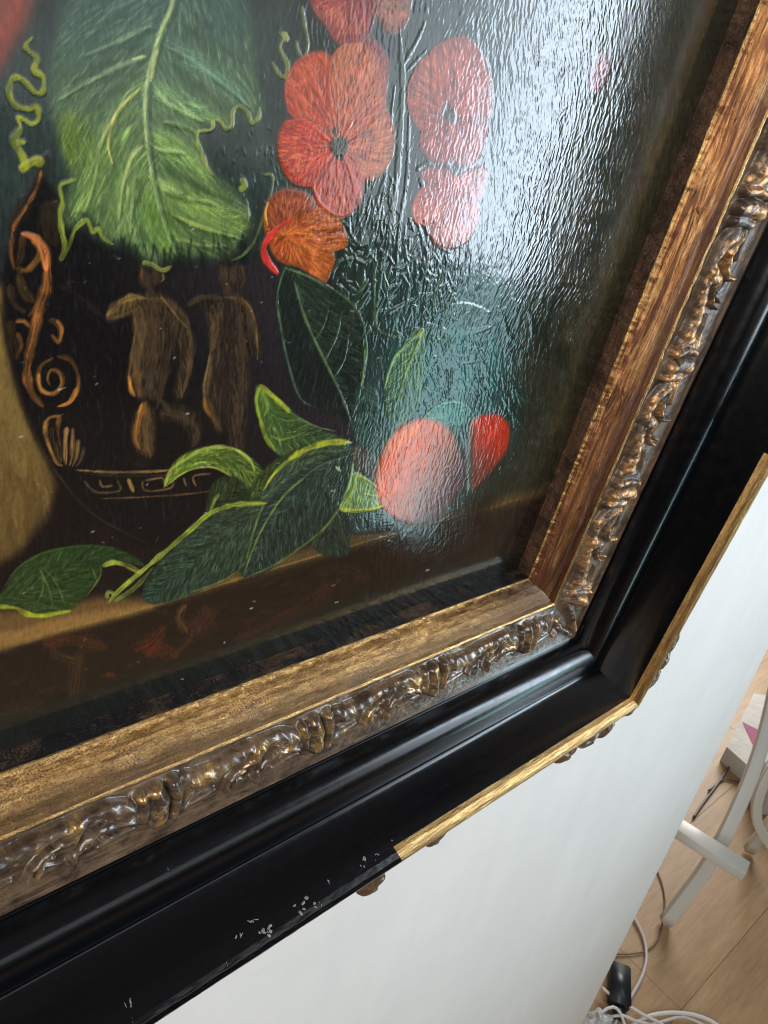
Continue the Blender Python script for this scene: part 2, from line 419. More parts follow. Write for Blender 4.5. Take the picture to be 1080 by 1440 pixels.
for pts, w, c in [([(60, 905), (95, 900), (130, 905), (150, 912)], 20, (96, 56, 32)), ([(70, 915), (90, 925), (110, 930)], 12, (100, 74, 38)), ([(112, 915), (108, 945), (104, 985)], 22, (72, 54, 38)),
                  ([(190, 915), (212, 905), (232, 880)], 16, (112, 54, 36)), ([(205, 922), (225, 912), (248, 925)], 18, (104, 48, 34)), ([(262, 850), (252, 868), (262, 890)], 13, (112, 80, 46)),
                  ([(285, 852), (290, 870), (270, 888)], 26, (84, 52, 40)), ([(330, 900), (380, 878), (430, 850), (480, 812)], 18, (72, 44, 36)), ([(455, 815), (462, 838), (450, 850)], 18, (66, 44, 36)),
                  ([(0, 1010), (60, 990)], 26, (70, 46, 32)), ([(148, 948), (162, 950)], 8, (110, 50, 36)), ([(445, 808), (485, 800), (520, 815)], 14, (66, 46, 38)), ([(240, 925), (262, 905), (270, 890)], 10, (90, 52, 38))]:
    c = tuple(min(255, int(q * 1.25)) for q in c); stroke(pts, w * 1.15, c, .75, .35, tuple(int(q * .45) for q in c), (.2, .3), .9, soft=.9)
fill([(-440, 1180), (-40, 1010), (100, 985), (330, 905), (560, 815), (860, 730), (860, 1000), (-440, 1300)], (40, 43, 38), 9, .8, smooth=False)
fill([(-440, 1210), (-40, 1036), (330, 915), (560, 832), (860, 745), (860, 1000), (-440, 1300)], (31, 32, 28), 8, .8, smooth=False)

# ---- vase body
fill([(20, 330), (60, 250), (120, 330), (240, 370), (400, 370), (480, 420), (500, 600), (480, 690), (400, 740), (300, 765), (205, 768), (150, 740), (92, 690), (62, 640), (38, 590), (18, 520), (5, 455), (5, 390)], (27, 25, 25), 3, .95, grad=((48, 43, 46), 200, 560, 420, 420))  # upper right turned purple-grey: varnish glare painted into the vase
sy, sx, m = pmask([(60, 360), (240, 370), (400, 370), (430, 560), (380, 690), (200, 755), (100, 690), (40, 560)], 4)
hatch(sy, sx, m, 900, lambda x, y: 1.5 + .06 * math.sin(x * .05), 22, 2.6, [(36, 32, 32), (26, 24, 25), (48, 43, 44), (58, 52, 52)], .4, .3)
stroke([(20, 540), (50, 612), (82, 668), (130, 722), (205, 764)], 4, (70, 56, 38), .6, .25, soft=.8)
stroke([(-2, 420), (14, 500), (40, 590), (78, 665)], 7, (44, 36, 24), .6, .15, soft=.9)
# Greek key band
stroke([(108, 661), (160, 664), (230, 662), (262, 655)], 4, (140, 110, 68), .9, .5)
stroke([(118, 666), (170, 669), (250, 668)], 2, (80, 62, 42), .7, .35)
stroke([(142, 701), (200, 699), (270, 694), (325, 686)], 2.6, (110, 84, 50), .85, .5)
for pts in [[(118, 676), (135, 692), (168, 690), (165, 676)], [(140, 675), (144, 684), (158, 683)], [(180, 674), (188, 690)], [(200, 676), (205, 690), (240, 686), (243, 672)], [(204, 676), (228, 672), (230, 680)], [(258, 672), (262, 684)], [(276, 684), (272, 670), (296, 666)]]:
    stroke(pts, 3, (128, 100, 62), .85, .45, taper=(.1, .1))
stroke([(180, 673), (188, 692)], 6, (150, 118, 66), .9, .6, taper=(.1, .2))
# figures on the vase
def fig(strokes):
    for pts, w, c, a in strokes: stroke(pts, w, c, a, .5, tuple(int(q * .62) for q in c), (.25, .35), .8, soft=.6)
for P, c in [([(186, 428), (203, 415), (225, 413), (246, 425), (262, 445), (269, 475), (269, 505), (262, 545), (252, 562), (240, 545), (232, 500), (226, 540), (216, 565), (198, 562), (184, 545), (179, 525), (184, 505), (189, 485), (188, 455)], (70, 58, 44)),
             ([(150, 447), (160, 430), (178, 418), (200, 416), (188, 432), (172, 445), (156, 453)], (104, 84, 52)), ([(196, 372), (206, 366), (222, 374), (226, 388), (216, 404), (200, 400)], (66, 54, 42)),
             ([(203, 563), (193, 580), (186, 600), (188, 620), (196, 638), (215, 642), (217, 600), (214, 570)], (86, 66, 44)), ([(224, 590), (234, 570), (258, 570), (278, 584), (283, 612), (270, 630), (266, 610), (250, 594)], (58, 48, 40)),
             ([(292, 432), (300, 420), (325, 414), (345, 418), (358, 440), (364, 480), (365, 505), (352, 500), (350, 545), (345, 600), (340, 640), (318, 640), (316, 600), (308, 610), (296, 590), (286, 570), (287, 545), (296, 510), (298, 480), (291, 460)], (66, 55, 44)),
             ([(308, 372), (325, 366), (342, 376), (344, 392), (332, 408), (316, 404)], (58, 48, 42)), ([(262, 430), (285, 418), (305, 418), (300, 430), (280, 434)], (54, 46, 40))]:
    c = tuple(q * .8 for q in c); sy, sx, m = fill(P, c, 3.5, .8, h=.2)
    hatch(sy, sx, m, int(m.sum() / 7), lambda x, y: 1.52 + .1 * math.sin(x * .08 + y * .03), 24, 1.8, [tuple(q * k for q in c) for k in (.5, .7, 1.0, 1.4, 1.9)], .5, .35, .2)
for P in [[(238, 452), (247, 470), (251, 500), (247, 545), (238, 562), (231, 535), (233, 490)], [(344, 450), (351, 470), (352, 500), (346, 520), (343, 480)], [(313, 560), (320, 580), (322, 640), (314, 640), (312, 600)], [(204, 560), (216, 562), (222, 575), (214, 572)], [(190, 470), (184, 470), (180, 500), (174, 520), (168, 480)]]:
    fill(P, (27, 24, 24), 2, .85)
B1, B2, B3, O1 = (124, 98, 66), (172, 136, 84), (92, 74, 56), (238, 160, 76)
fig([([(200, 380), (203, 395), (212, 408)], 14, B3, .7), ([(222, 382), (218, 400)], 12, B3, .6), ([(228, 384), (230, 392), (226, 396)], 4, B2, .7), ([(198, 372), (200, 395)], 4, (130, 96, 60), .7),
     ([(212, 405), (210, 425)], 14, B3, .7), ([(150, 445), (165, 428), (185, 418), (205, 420)], 12, B2, .85), ([(150, 448), (172, 444), (190, 436)], 8, B1, .8),
     ([(145, 445), (120, 425), (100, 410), (82, 402)], 10, (60, 52, 46), .75), ([(100, 405), (95, 398), (105, 396)], 5, (72, 66, 56), .6), ([(205, 420), (235, 424), (258, 445), (268, 480), (266, 520), (255, 560)], 10, B1, .75),
     ([(225, 415), (245, 440), (262, 460)], 3, B2, .8), ([(195, 430), (198, 470), (192, 505), (196, 540)], 18, B1, .8), ([(215, 425), (218, 470), (210, 520), (212, 560)], 22, B3, .85),
     ([(238, 440), (240, 490), (228, 540), (220, 575)], 14, B3, .8), ([(188, 428), (190, 465), (184, 500), (181, 530)], 4, (150, 114, 66), .8), ([(181, 528), (184, 548), (190, 558)], 7, O1, .95),
     ([(186, 505), (194, 540), (200, 560)], 12, (130, 96, 58), .8), ([(205, 566), (196, 590), (190, 615), (196, 632)], 10, (168, 116, 58), .9), ([(200, 567), (192, 590), (190, 612)], 6, O1, .95), ([(208, 575), (205, 605), (205, 640)], 12, B1, .8),
     ([(213, 600), (212, 640)], 6, B3, .8), ([(225, 580), (250, 582), (272, 595), (280, 612)], 12, B3, .85), ([(276, 600), (278, 620), (270, 628)], 6, B3, .8), ([(188, 652), (215, 650)], 14, (52, 44, 38), .7), ([(225, 560), (238, 580)], 8, B3, .7)])
fig([([(312, 375), (315, 395), (320, 410)], 14, B3, .7), ([(338, 372), (342, 390), (338, 405)], 7, (112, 78, 52), .85), ([(328, 375), (328, 400)], 14, B3, .6), ([(322, 400), (320, 420)], 14, B3, .7),
     ([(262, 430), (285, 418), (315, 420)], 9, B3, .8), ([(315, 418), (340, 422), (355, 445), (362, 490)], 7, B1, .8), ([(340, 420), (356, 440), (362, 480), (362, 505)], 2.6, B2, .8), ([(298, 430), (302, 460), (298, 495)], 14, B1, .85),
     ([(318, 430), (320, 480), (316, 540), (318, 600)], 22, (60, 50, 42), .85), ([(338, 440), (342, 500), (336, 560), (335, 610)], 16, B3, .8), ([(298, 500), (290, 540), (288, 570)], 10, B1, .8),
     ([(297, 490), (288, 535), (286, 560)], 2.6, B2, .8), ([(287, 558), (290, 575), (302, 592)], 6, (190, 128, 62), .9), ([(292, 560), (300, 585), (312, 608)], 9, (112, 84, 52), .85), ([(350, 440), (352, 490)], 10, B3, .6)])
# handle ornament, left
D1, D2 = (84, 60, 38), (120, 80, 44)
for pts, w, c, a in [([(66, 215), (60, 240), (46, 270), (26, 300), (14, 330)], 18, (58, 48, 36), .9), ([(80, 285), (70, 310), (78, 345)], 26, (62, 50, 36), .85), ([(58, 240), (50, 268), (34, 295), (20, 318), (15, 345)], 4.5, (176, 112, 60), .9),
                     ([(18, 330), (15, 355), (20, 378)], 6, (140, 92, 50), .8), ([(32, 330), (30, 355), (24, 376)], 8, (110, 78, 46), .8), ([(22, 378), (38, 380), (54, 362), (56, 348)], 8, (150, 104, 52), .85),
                     ([(26, 385), (34, 410), (48, 425)], 12, (88, 66, 40), .8), ([(14, 400), (18, 425), (36, 440)], 8, (96, 72, 44), .7), ([(40, 445), (52, 430), (58, 400)], 6, (120, 84, 48), .7),
                     ([(30, 328), (48, 335), (62, 354), (66, 381), (64, 410), (56, 432), (50, 460), (42, 495), (38, 528), (46, 555), (60, 572)], 12, (160, 102, 56), .95),
                     ([(30, 328), (48, 334), (61, 352), (65, 381)], 9, (222, 140, 84), .95), ([(52, 440), (44, 475), (38, 505)], 4, (196, 130, 72), .8), ([(38, 530), (48, 556), (62, 570)], 6, (92, 68, 40), .8),
                     ([(74, 504), (58, 514), (53, 533), (60, 550), (76, 553), (87, 540), (84, 524), (72, 521), (67, 535), (74, 544)], 5, (168, 118, 62), .9),
                     ([(80, 500), (98, 506), (109, 525), (109, 548), (98, 566), (80, 572)], 5, (150, 100, 52), .9), ([(108, 545), (98, 565), (82, 571)], 5, (226, 152, 76), .95), ([(54, 525), (58, 548), (70, 554)], 4, (216, 150, 78), .9),
                     ([(68, 452), (76, 452), (85, 465), (82, 480), (72, 470)], 6, (130, 90, 48), .9), ([(80, 450), (87, 462), (84, 480)], 4, (206, 136, 70), .9), ([(22, 452), (34, 452), (42, 460)], 5, (196, 128, 66), .85), ([(24, 468), (30, 485), (22, 505)], 6, (140, 94, 50), .8),
                     ([(14, 450), (18, 480), (24, 505)], 10, (70, 54, 34), .8)]:
    stroke(pts, w * 1.25, tuple(min(255, int(q * 1.1)) for q in c), a, .6, tuple(int(q * .6) for q in c), (.12, .25), .6, soft=.5)
for i, (pts, w, c) in enumerate([([(86, 585), (68, 590), (64, 610), (78, 648), (88, 655)], 8, (196, 142, 76)), ([(84, 586), (80, 610), (86, 650)], 8, (150, 108, 60)), ([(94, 600), (92, 620), (92, 655)], 7, (190, 146, 88)), ([(102, 602), (102, 630), (98, 655)], 7, (176, 134, 80)),
                                 ([(110, 618), (108, 640), (102, 656)], 6, (150, 118, 72)), ([(118, 628), (114, 645), (108, 655)], 5, (120, 98, 64)), ([(72, 600), (76, 632), (84, 648)], 7, (112, 82, 48))]):
    stroke(pts, w, c, .92, .8, tuple(int(q * .55) for q in c), (.1, .4), .9, soft=.5)

# ---- great veined leaf
leaf = [(235, -120), (320, -60), (352, 20), (358, 90), (368, 150), (364, 172), (352, 174), (345, 150), (330, 148), (326, 182), (300, 170), (280, 186), (284, 215), (302, 248), (330, 270), (350, 300), (344, 335), (318, 362), (280, 360),
        (240, 362), (232, 372), (205, 370), (192, 356), (170, 338), (150, 342), (138, 322), (120, 308), (96, 322), (88, 290), (100, 255), (92, 225), (78, 180), (70, 140), (76, 60), (120, -60)]
sy, sx, m = fill(leaf, (84, 104, 66), 7, .96, grad=((62, 84, 74), 200, 240, 190, 0))
rib = [(250, -60), (243, 5), (228, 42), (215, 82), (207, 122), (205, 165), (210, 220), (222, 282), (237, 332), (252, 362)]
def leafcol(x, y):
    t = min(max((y - 20) / 260, 0), 1); u = abs(x - 215) / 150
    a = np.array((84, 104, 92)) * (1 - t) + np.array((130, 146, 88)) * t
    return a * (1.12 - .38 * min(u, 1)) * prg.choice([.8, .92, 1.05, 1.2])
hatch(sy, sx, m, 1300, veins(rib, .55), 42, 4, None, .3, .3, .35, .08, leafcol)
for pts, w in [([(190, 150), (150, 215), (140, 280)], 20), ([(196, 250), (196, 310), (205, 350)], 16), ([(232, 235), (280, 265), (330, 285)], 13), ([(232, 285), (275, 335), (300, 355)], 13), ([(226, 155), (262, 195), (290, 225)], 12), ([(200, 100), (150, 135), (105, 175)], 18), ([(205, 55), (150, 90), (90, 120)], 16), ([(238, 90), (290, 130), (330, 165)], 14), ([(246, 30), (300, 60), (345, 90)], 14)]:
    stroke(pts, w, (52, 72, 46), .5, .1, None, (.2, .5), .4, soft=1.0)
for pts, w, c in [([(200, 122), (175, 150), (152, 195), (128, 262), (112, 300)], 34, (128, 150, 84)), ([(203, 210), (182, 240), (172, 290), (176, 330)], 34, (122, 142, 86)), ([(215, 280), (225, 320), (240, 352)], 30, (92, 116, 54)),
                  ([(225, 255), (265, 290), (320, 320), (345, 318)], 30, (126, 148, 76)), ([(218, 190), (260, 215), (295, 250)], 34, (118, 142, 78)), ([(222, 125), (262, 160), (300, 172)], 26, (104, 132, 84)), ([(240, 60), (290, 90), (345, 145)], 26, (90, 118, 92)),
                  ([(105, 160), (95, 190), (108, 235)], 26, (92, 108, 44))]:
    c = tuple(min(255, int(q * 1.14)) for q in c); stroke(pts, w, c, .55, .1, tuple(int(q * .85) for q in c), (.3, .4), .4, soft=1.0)
    f = along(pts); s2 = pmask([(pts[0][0] - 20, pts[0][1]), (pts[-1][0] - 18, pts[-1][1]), (pts[-1][0] + 18, pts[-1][1]), (pts[0][0] + 20, pts[0][1])], 8)
    hatch(s2[0], s2[1], s2[2] * m[s2[0].start - sy.start:s2[0].stop - sy.start, s2[1].start - sx.start:s2[1].stop - sx.start] if (s2[0].start >= sy.start and s2[0].stop <= sy.stop and s2[1].start >= sx.start and s2[1].stop <= sx.stop) else s2[2] * .0, 130, f, 40, 2.2, [tuple(min(255, int(q * 1.28)) for q in c), c, tuple(int(q * .7) for q in c)], .5, .45)
for pts, w, c, a in [([(197, 124), (178, 142), (162, 165), (152, 200), (158, 230)], 5, (196, 186, 104), .85), ([(196, 124), (165, 156), (142, 200), (124, 250)], 3, (170, 170, 110), .6), ([(205, 80), (175, 90), (130, 112), (80, 142)], 7, (128, 146, 110), .6), ([(203, 79), (185, 84)], 4, (176, 180, 128), .8),
                     ([(216, 37), (200, 40), (165, 58), (118, 78)], 6, (122, 140, 112), .55), ([(202, 203), (184, 224), (172, 262), (167, 312)], 4, (166, 174, 110), .7), ([(222, 126), (232, 142), (252, 154), (288, 172)], 6, (150, 170, 116), .75), ([(236, 66), (262, 78), (302, 108), (350, 150)], 6, (112, 142, 118), .6),
                     ([(216, 205), (228, 211), (262, 214)], 4, (152, 168, 106), .7), ([(222, 250), (232, 264), (258, 272)], 7, (166, 176, 118), .75), ([(226, 264), (250, 275), (300, 285)], 4, (130, 148, 84), .6), ([(240, 300), (280, 318), (336, 334)], 5, (148, 160, 82), .65),
                     ([(250, 335), (285, 345), (325, 345)], 4, (136, 150, 80), .6), ([(228, 170), (262, 178), (280, 190)], 5, (128, 152, 88), .5), ([(190, 245), (186, 285), (182, 330)], 4, (140, 154, 96), .5), ([(140, 215), (130, 262), (118, 300)], 3, (150, 164, 96), .5), ([(330, 100), (352, 130), (360, 150)], 4, (110, 130, 96), .5)]:
    c = tuple(min(255, int(q * 1.12 + 6)) for q in c); stroke([(x + 3, y + 5) for x, y in pts], w * 2.2, (44, 62, 42), .4, .1, None, (.2, .5), .4, soft=1.0)
    stroke(pts, w * 1.3, c, min(1, a + .15), .5, tuple(int(q * .85) for q in c), (.2, .5), .5, soft=.7)
for dx, w, c, a in [(5, 9, (40, 58, 40), .5), (0, 10, (104, 130, 90), .95), (-1.5, 4.2, (186, 190, 134), .8), (4.5, 2.4, (50, 70, 48), .7)]:
    stroke([(x + dx, y) for x, y in rib], [w * 1.3, w * 1.2, w, w, w * .8, w * .5, w * .4], c, a, .6, None, (.0, .4), .3)
stroke([(222, 68), (216, 90), (211, 116)], 6, (196, 192, 128), .8, .6)
for k in range(46):
    u_ = prg.uniform(0, 1); bx, by = 100 + 250 * u_, 318 + 52 * math.sin(min(1, u_ * 1.25) * 2.3); stroke([(bx, by + 16), (bx + prg.uniform(-6, 4), by - 2), (bx + prg.uniform(-12, 6), by - prg.uniform(14, 34))], prg.uniform(4, 11), (30, 36, 32), .6, .15, None, (.1, .6), .6, soft=.8)
for pts in [[(105, 300), (125, 305), (148, 340), (175, 335)], [(175, 340), (195, 362), (210, 372)], [(240, 330), (262, 362), (300, 366)], [(96, 250), (90, 280), (100, 310)]]:
    stroke(pts, 10, (34, 44, 34), .5, .2, soft=.9)
YL = (168, 168, 70)
def squig(pts, w, c=YL, a=.97):
    stroke(pts, w * 1.35, c, a, 1.0, tuple(int(q * .75) for q in c), (.08, .12), .45, soft=.4)
squig([(46, 52), (36, 66), (52, 82), (48, 98), (60, 108), (60, 128), (50, 130), (32, 112), (18, 110), (13, 130), (22, 148), (40, 153), (52, 150), (54, 168), (44, 174), (34, 168), (25, 165), (30, 180)], 7, (160, 164, 62))
squig([(30, 178), (20, 198), (27, 212), (34, 226), (36, 240)], 9, (166, 170, 58)); squig([(28, 240), (44, 228), (54, 226), (54, 234)], 10, (172, 174, 62)); squig([(22, 200), (36, 200)], 6)
squig([(364, 150), (364, 164), (354, 173), (348, 158), (336, 149), (327, 158), (326, 176), (318, 180), (308, 169), (300, 170), (297, 182), (278, 185), (277, 198), (284, 215), (292, 238), (301, 247)], 4.5, (158, 164, 88))
squig([(392, 44), (398, 52), (394, 68), (404, 90), (402, 108), (392, 104), (382, 86)], 4.5, (138, 146, 82)); squig([(398, 44), (404, 58)], 7, (150, 156, 84)); squig([(416, 56), (420, 74), (428, 80), (433, 62), (428, 34), (424, 8)], 3.6, (130, 140, 84))
squig([(108, 252), (94, 256), (84, 262), (88, 285), (84, 312), (91, 345), (86, 364), (98, 342), (106, 322), (122, 310), (130, 326), (138, 322), (146, 336), (160, 344)], 5, (150, 160, 66)); squig([(88, 284), (84, 300), (90, 330)], 5, (150, 164, 74))
squig([(200, 369), (214, 372), (228, 380), (241, 375)], 5, (156, 160, 74))
squig([(370, 246), (382, 246), (383, 260), (376, 290), (366, 318), (356, 342), (340, 360), (326, 366)], 3, (128, 140, 74), .8); squig([(340, 250), (344, 262), (336, 268)], 7, (150, 158, 66)); squig([(322, 292), (338, 300), (350, 306), (346, 280)], 3, (120, 134, 74), .7)
squig([(345, 290), (348, 310), (335, 335), (328, 350)], 2.4, (110, 124, 68), .7)
# small dashes of white-grey paint between leaf and flowers
for k in range(70):
    x, y = prg.uniform(300, 400), prg.uniform(90, 360); stroke([(x, y), (x + prg.normal(0, 3), y + prg.uniform(6, 18))], 1.8, (66, 82, 84), .5, .9)

sy, sx, m = pmask(leaf, 4)
hatch(sy, sx, m, 800, veins(rib, .55), 34, 1.4, [(150, 166, 122), (176, 184, 136), (128, 148, 104), (52, 74, 50), (60, 84, 56)], .5, .4, .35, .1)
# ---- rose at the upper left edge
fill([(-200, -300), (60, -200), (52, -40), (44, 20), (18, 70), (-12, 112), (-120, 160), (-260, 40)], (128, 66, 54), 9, .9, grad=((150, 84, 66), 20, 60, -120, -60))
for k in range(5): stroke([(40 - k * 26, -60 + 8 * k), (10 - k * 28, 30), (-40 - k * 30, 80)], 22, (146 + 6 * k, 78 + 5 * k, 62), .4, .2, soft=1)

# ---- stems and foliage between the flowers
for pts, w, c in [([(562, 40), (566, 120), (562, 200), (556, 270), (545, 340), (533, 400), (528, 460)], 9, (70, 90, 74)), ([(555, 120), (545, 210), (540, 260), (528, 330)], 5, (58, 80, 66)), ([(575, 160), (572, 250), (560, 330), (556, 400)], 6, (56, 76, 66)),
                  ([(540, 250), (528, 290), (520, 310)], 5, (74, 98, 80)), ([(568, 90), (585, 60), (598, 30)], 6, (80, 100, 84)), ([(572, 100), (600, 70)], 5, (70, 92, 78)), ([(528, 350), (526, 420), (530, 460), (545, 470), (580, 480)], 4, (108, 124, 78)),
                  ([(500, 260), (490, 320), (510, 350)], 8, (44, 60, 50)), ([(520, 410), (500, 440)], 6, (80, 100, 66)), ([(498, 430), (510, 400), (512, 380)], 7, (84, 104, 62)), ([(470, 400), (500, 420), (520, 400)], 12, (50, 70, 54)), ([(470, 410), (490, 435), (508, 440)], 10, (66, 90, 64)),
                  ([(545, 440), (562, 430), (580, 420)], 8, (90, 110, 90)), ([(590, 400), (600, 370), (598, 345)], 6, (80, 100, 84)), ([(610, 420), (620, 380)], 6, (86, 106, 88)), ([(585, 240), (600, 230), (612, 236)], 8, (56, 76, 66)), ([(590, 250), (600, 275)], 8, (60, 84, 74)), ([(575, 400), (570, 440)], 5, (90, 112, 92)),
                  ([(480, 330), (500, 345), (520, 340), (530, 320)], 12, (46, 66, 52)), ([(470, 375), (495, 365), (515, 372)], 10, (48, 68, 52)), ([(620, 440), (650, 430), (690, 440)], 12, (92, 112, 84)), ([(600, 455), (640, 470), (690, 460)], 12, (80, 108, 92)), ([(700, 430), (715, 470), (735, 490)], 9, (44, 60, 52)), ([(720, 420), (745, 440), (748, 480)], 7, (42, 54, 48))]:
    stroke(pts, w, c, .8, .9, tuple(int(q * .7) for q in c), (.2, .4), .8)
for k in range(260):
    x, y = prg.uniform(470, 640), prg.uniform(300, 480); a_ = prg.normal(1.5, .6); l = prg.uniform(8, 26)
    stroke([(x, y), (x + l * math.cos(a_), y + l * math.sin(a_))], prg.uniform(1.6, 4), (np.array((70, 92, 72)) * prg.uniform(.6, 1.35)), .6, 1.0)
for k in range(90):
    x, y = prg.uniform(478, 560), prg.uniform(240, 330); a_ = prg.normal(1.75, .3); l = prg.uniform(14, 34)
    stroke([(x, y), (x + l * math.cos(a_), y + l * math.sin(a_))], prg.uniform(1.6, 3.6), (np.array((62, 84, 68)) * prg.uniform(.6, 1.3)), .6, 1.0)
# bluish leaves low down, the window's teal reflection painted into their colour
for pts, w in [([(590, 470), (600, 520), (590, 580)], 30), ([(640, 460), (655, 520), (640, 590)], 34), ([(690, 470), (700, 530), (680, 590)], 26), ([(560, 480), (545, 540)], 22)]:
    stroke(pts, w, (38, 100, 92), .6, .3, (30, 74, 74), soft=1, bristle=.6)
for k in range(260):
    x, y = prg.uniform(580, 725), prg.uniform(465, 600); a_ = prg.normal(.9 + .006 * (x - 640), .5); l = prg.uniform(10, 30)
    stroke([(x, y), (x + l * math.cos(a_), y + l * math.sin(a_))], prg.uniform(1.6, 3.4), (np.array((44, 104, 98)) * prg.uniform(.6, 1.3)), .45, .9)

# ---- flowers
def tone(c, k=.86): return tuple(np.clip((c[0] * k * 1.03, c[1] * k * 1.0, c[2] * k * .92), 0, 255))
def petal(P, base, c2, cx, cy, n, cols, edge=None, h=.7, a=.96, grad=None, L=22):
    mx, my = np.mean([q[0] for q in P]), np.mean([q[1] for q in P])
    sy, sx, m = fill(P, tone(base), 2, a, h=.45, grad=grad or (tone(c2), cx, cy, mx * 1.6 - cx * .6, my * 1.6 - cy * .6))
    M_ = fullmask(sy, sx, m); Q_ = P + P[:2]
    stroke(Q_, 15, tone(base, .55), .38, 0, None, (0, 0), .5, soft=1.0, clip=M_); stroke(Q_, 6, tone(base, .6), .35, 0, None, (0, 0), .7, soft=1.0, clip=M_)
    ox_, oy_ = mx * 1.25 - cx * .25, my * 1.25 - cy * .25; dv = np.array((oy_ - cy, cx - ox_)); dv = dv / (np.hypot(*dv) + 1e-6) * (np.ptp([q[0] for q in P]) * .26)
    for q_ in range(3): stroke([(ox_ - dv[0], oy_ - dv[1] - 3), (ox_, oy_ + prg.uniform(-5, 5)), (ox_ + dv[0], oy_ + dv[1] + 3)], prg.uniform(8, 14), [(226, 138, 84), (232, 160, 112), (214, 96, 72)][q_], .32, .1, None, (.4, .4), .9, soft=1.0, clip=M_)
    cols = [tone(c, k) for c in cols for k in (.6, .8, .92, 1.12)]
    # petals fold: strokes bend round the lobe as well as away from the eye of the flower
    f = radial(cx, cy); sd = prg.uniform(0, 9)
    hatch(sy, sx, m, int(n * 2.2), lambda x, y: f(x, y) + .45 * math.sin((x - mx) * .06 + (y - my) * .05 + sd), L, 1.9, cols, .5, h * .8, .5, .12)
    hatch(sy, sx, m, int(n * .6), f, L * 1.5, 1.3, [tone(c2, 1.05), tone(c2, 1.25), tone((236, 176, 130), .9)], .5, h * 1.3, .4, .12)
    hatch(sy, sx, m, int(n * .15), f, L, 4.5, [tone(base, .5), tone(base, .62)], .35, .1, .4, .2)
    if edge is not None:
        n_ = len(P)
        for k in range(n_):
            if prg.random() < .85: stroke([P[k], P[(k + 1) % n_], P[(k + 2) % n_]], prg.uniform(1.3, 2.6), tone(edge, 1.0), prg.uniform(.2, .6), prg.uniform(.3, .8), None, (.2, .3), .6)
PK = [(176, 74, 62), (196, 96, 76), (160, 60, 56), (206, 128, 92), (184, 84, 78)]
PD = [(150, 68, 66), (168, 84, 80), (130, 56, 58), (182, 104, 92)]
petal([(432, -30), (440, 10), (460, 38), (474, 60), (500, 62), (520, 46), (530, -10), (500, -50)], (150, 66, 66), (176, 92, 86), 505, -20, 150, PD, (176, 96, 92))
petal([(520, -30), (530, 20), (548, 46), (565, 42), (576, 20), (574, -30)], (142, 78, 58), (168, 100, 76), 505, -30, 90, [(150, 84, 64), (172, 106, 80), (130, 66, 54)], (170, 100, 84))
petal([(478, 56), (505, 50), (530, 60), (540, 78), (515, 66)], (140, 60, 62), (160, 84, 80), 505, -20, 40, PD)
CX, CY = 477, 207
petal([(512, 62), (540, 72), (549, 95), (540, 120), (520, 110)], (142, 60, 58), (160, 80, 70), CX, CY, 40, PD)
petal([(446, 72), (416, 88), (402, 118), (406, 156), (426, 172), (456, 182), (474, 172), (474, 120), (466, 82)], (186, 72, 58), (196, 100, 72), CX, CY, 190, PK, (206, 120, 96))
petal([(466, 84), (482, 64), (510, 62), (532, 84), (543, 122), (538, 160), (512, 190), (484, 194), (468, 156), (463, 118)], (192, 92, 70), (202, 124, 84), CX, CY, 240, PK + [(210, 146, 92)], (210, 132, 108))
petal([(400, 172), (424, 168), (456, 182), (474, 206), (462, 240), (442, 262), (414, 258), (398, 238), (391, 206)], (198, 62, 52), (176, 70, 58), CX, CY, 190, [(204, 66, 54), (186, 58, 50), (206, 110, 78), (214, 136, 88)], (208, 120, 100))
petal([(538, 146), (553, 178), (552, 218), (536, 246), (510, 254), (492, 240), (486, 212), (502, 190), (524, 170)], (176, 70, 60), (200, 130, 84), CX, CY, 190, PK + [(208, 150, 92)], (206, 128, 100))
petal([(470, 226), (500, 236), (512, 262), (502, 290), (482, 304), (456, 296), (441, 268), (448, 244)], (180, 66, 62), (190, 96, 82), CX, CY, 190, [(186, 70, 66), (200, 104, 88), (164, 58, 58), (210, 140, 120)], (200, 112, 100))
stroke([(440, 262), (452, 288), (478, 303), (500, 292)], 5, (204, 86, 72), .7, 1.0)
for k in range(60): 
    a_ = prg.uniform(0, 6.28); r_1 = prg.uniform(14, 50); stroke([(CX + 12 * math.cos(a_), CY + 12 * math.sin(a_)), (CX + r_1 * math.cos(a_), CY + r_1 * math.sin(a_))], 2, (196, 104, 78), .5, .9)
fill([(464, 204), (470, 196), (484, 196), (490, 206), (484, 218), (470, 219)], (62, 66, 54), 1, .95, h=.8)
for k in range(22): x, y = prg.normal(CX, 6), prg.normal(CY, 5); stroke([(x, y), (x + 4, y + 3)], 3, (np.array((96, 98, 78)) * prg.uniform(.5, 1.3)), .8, 1.3)
# orange flower below
petal([(376, 288), (398, 268), (430, 272), (450, 292), (470, 300), (482, 318), (488, 344), (470, 352), (462, 340), (470, 366), (460, 392), (450, 404), (432, 392), (424, 376), (404, 372), (386, 358), (372, 318)], (172, 84, 50), (190, 112, 60), 400, 330, 420, [(176, 90, 52), (196, 118, 62), (158, 72, 46), (206, 134, 74), (186, 96, 64)], (196, 120, 76))
petal([(376, 288), (398, 268), (432, 276), (440, 296), (412, 306), (384, 326)], (146, 80, 56), (158, 84, 60), 400, 340, 90, [(150, 84, 60), (166, 98, 70), (132, 68, 48)])
stroke([(412, 306), (388, 322), (372, 344), (374, 364), (392, 386)], [4, 6, 9, 12, 8], (212, 52, 48), .95, 1.0, (196, 70, 60), (.1, .15), .5)
stroke([(377, 284), (373, 300), (376, 316)], 3, (206, 170, 70), .9, 1)
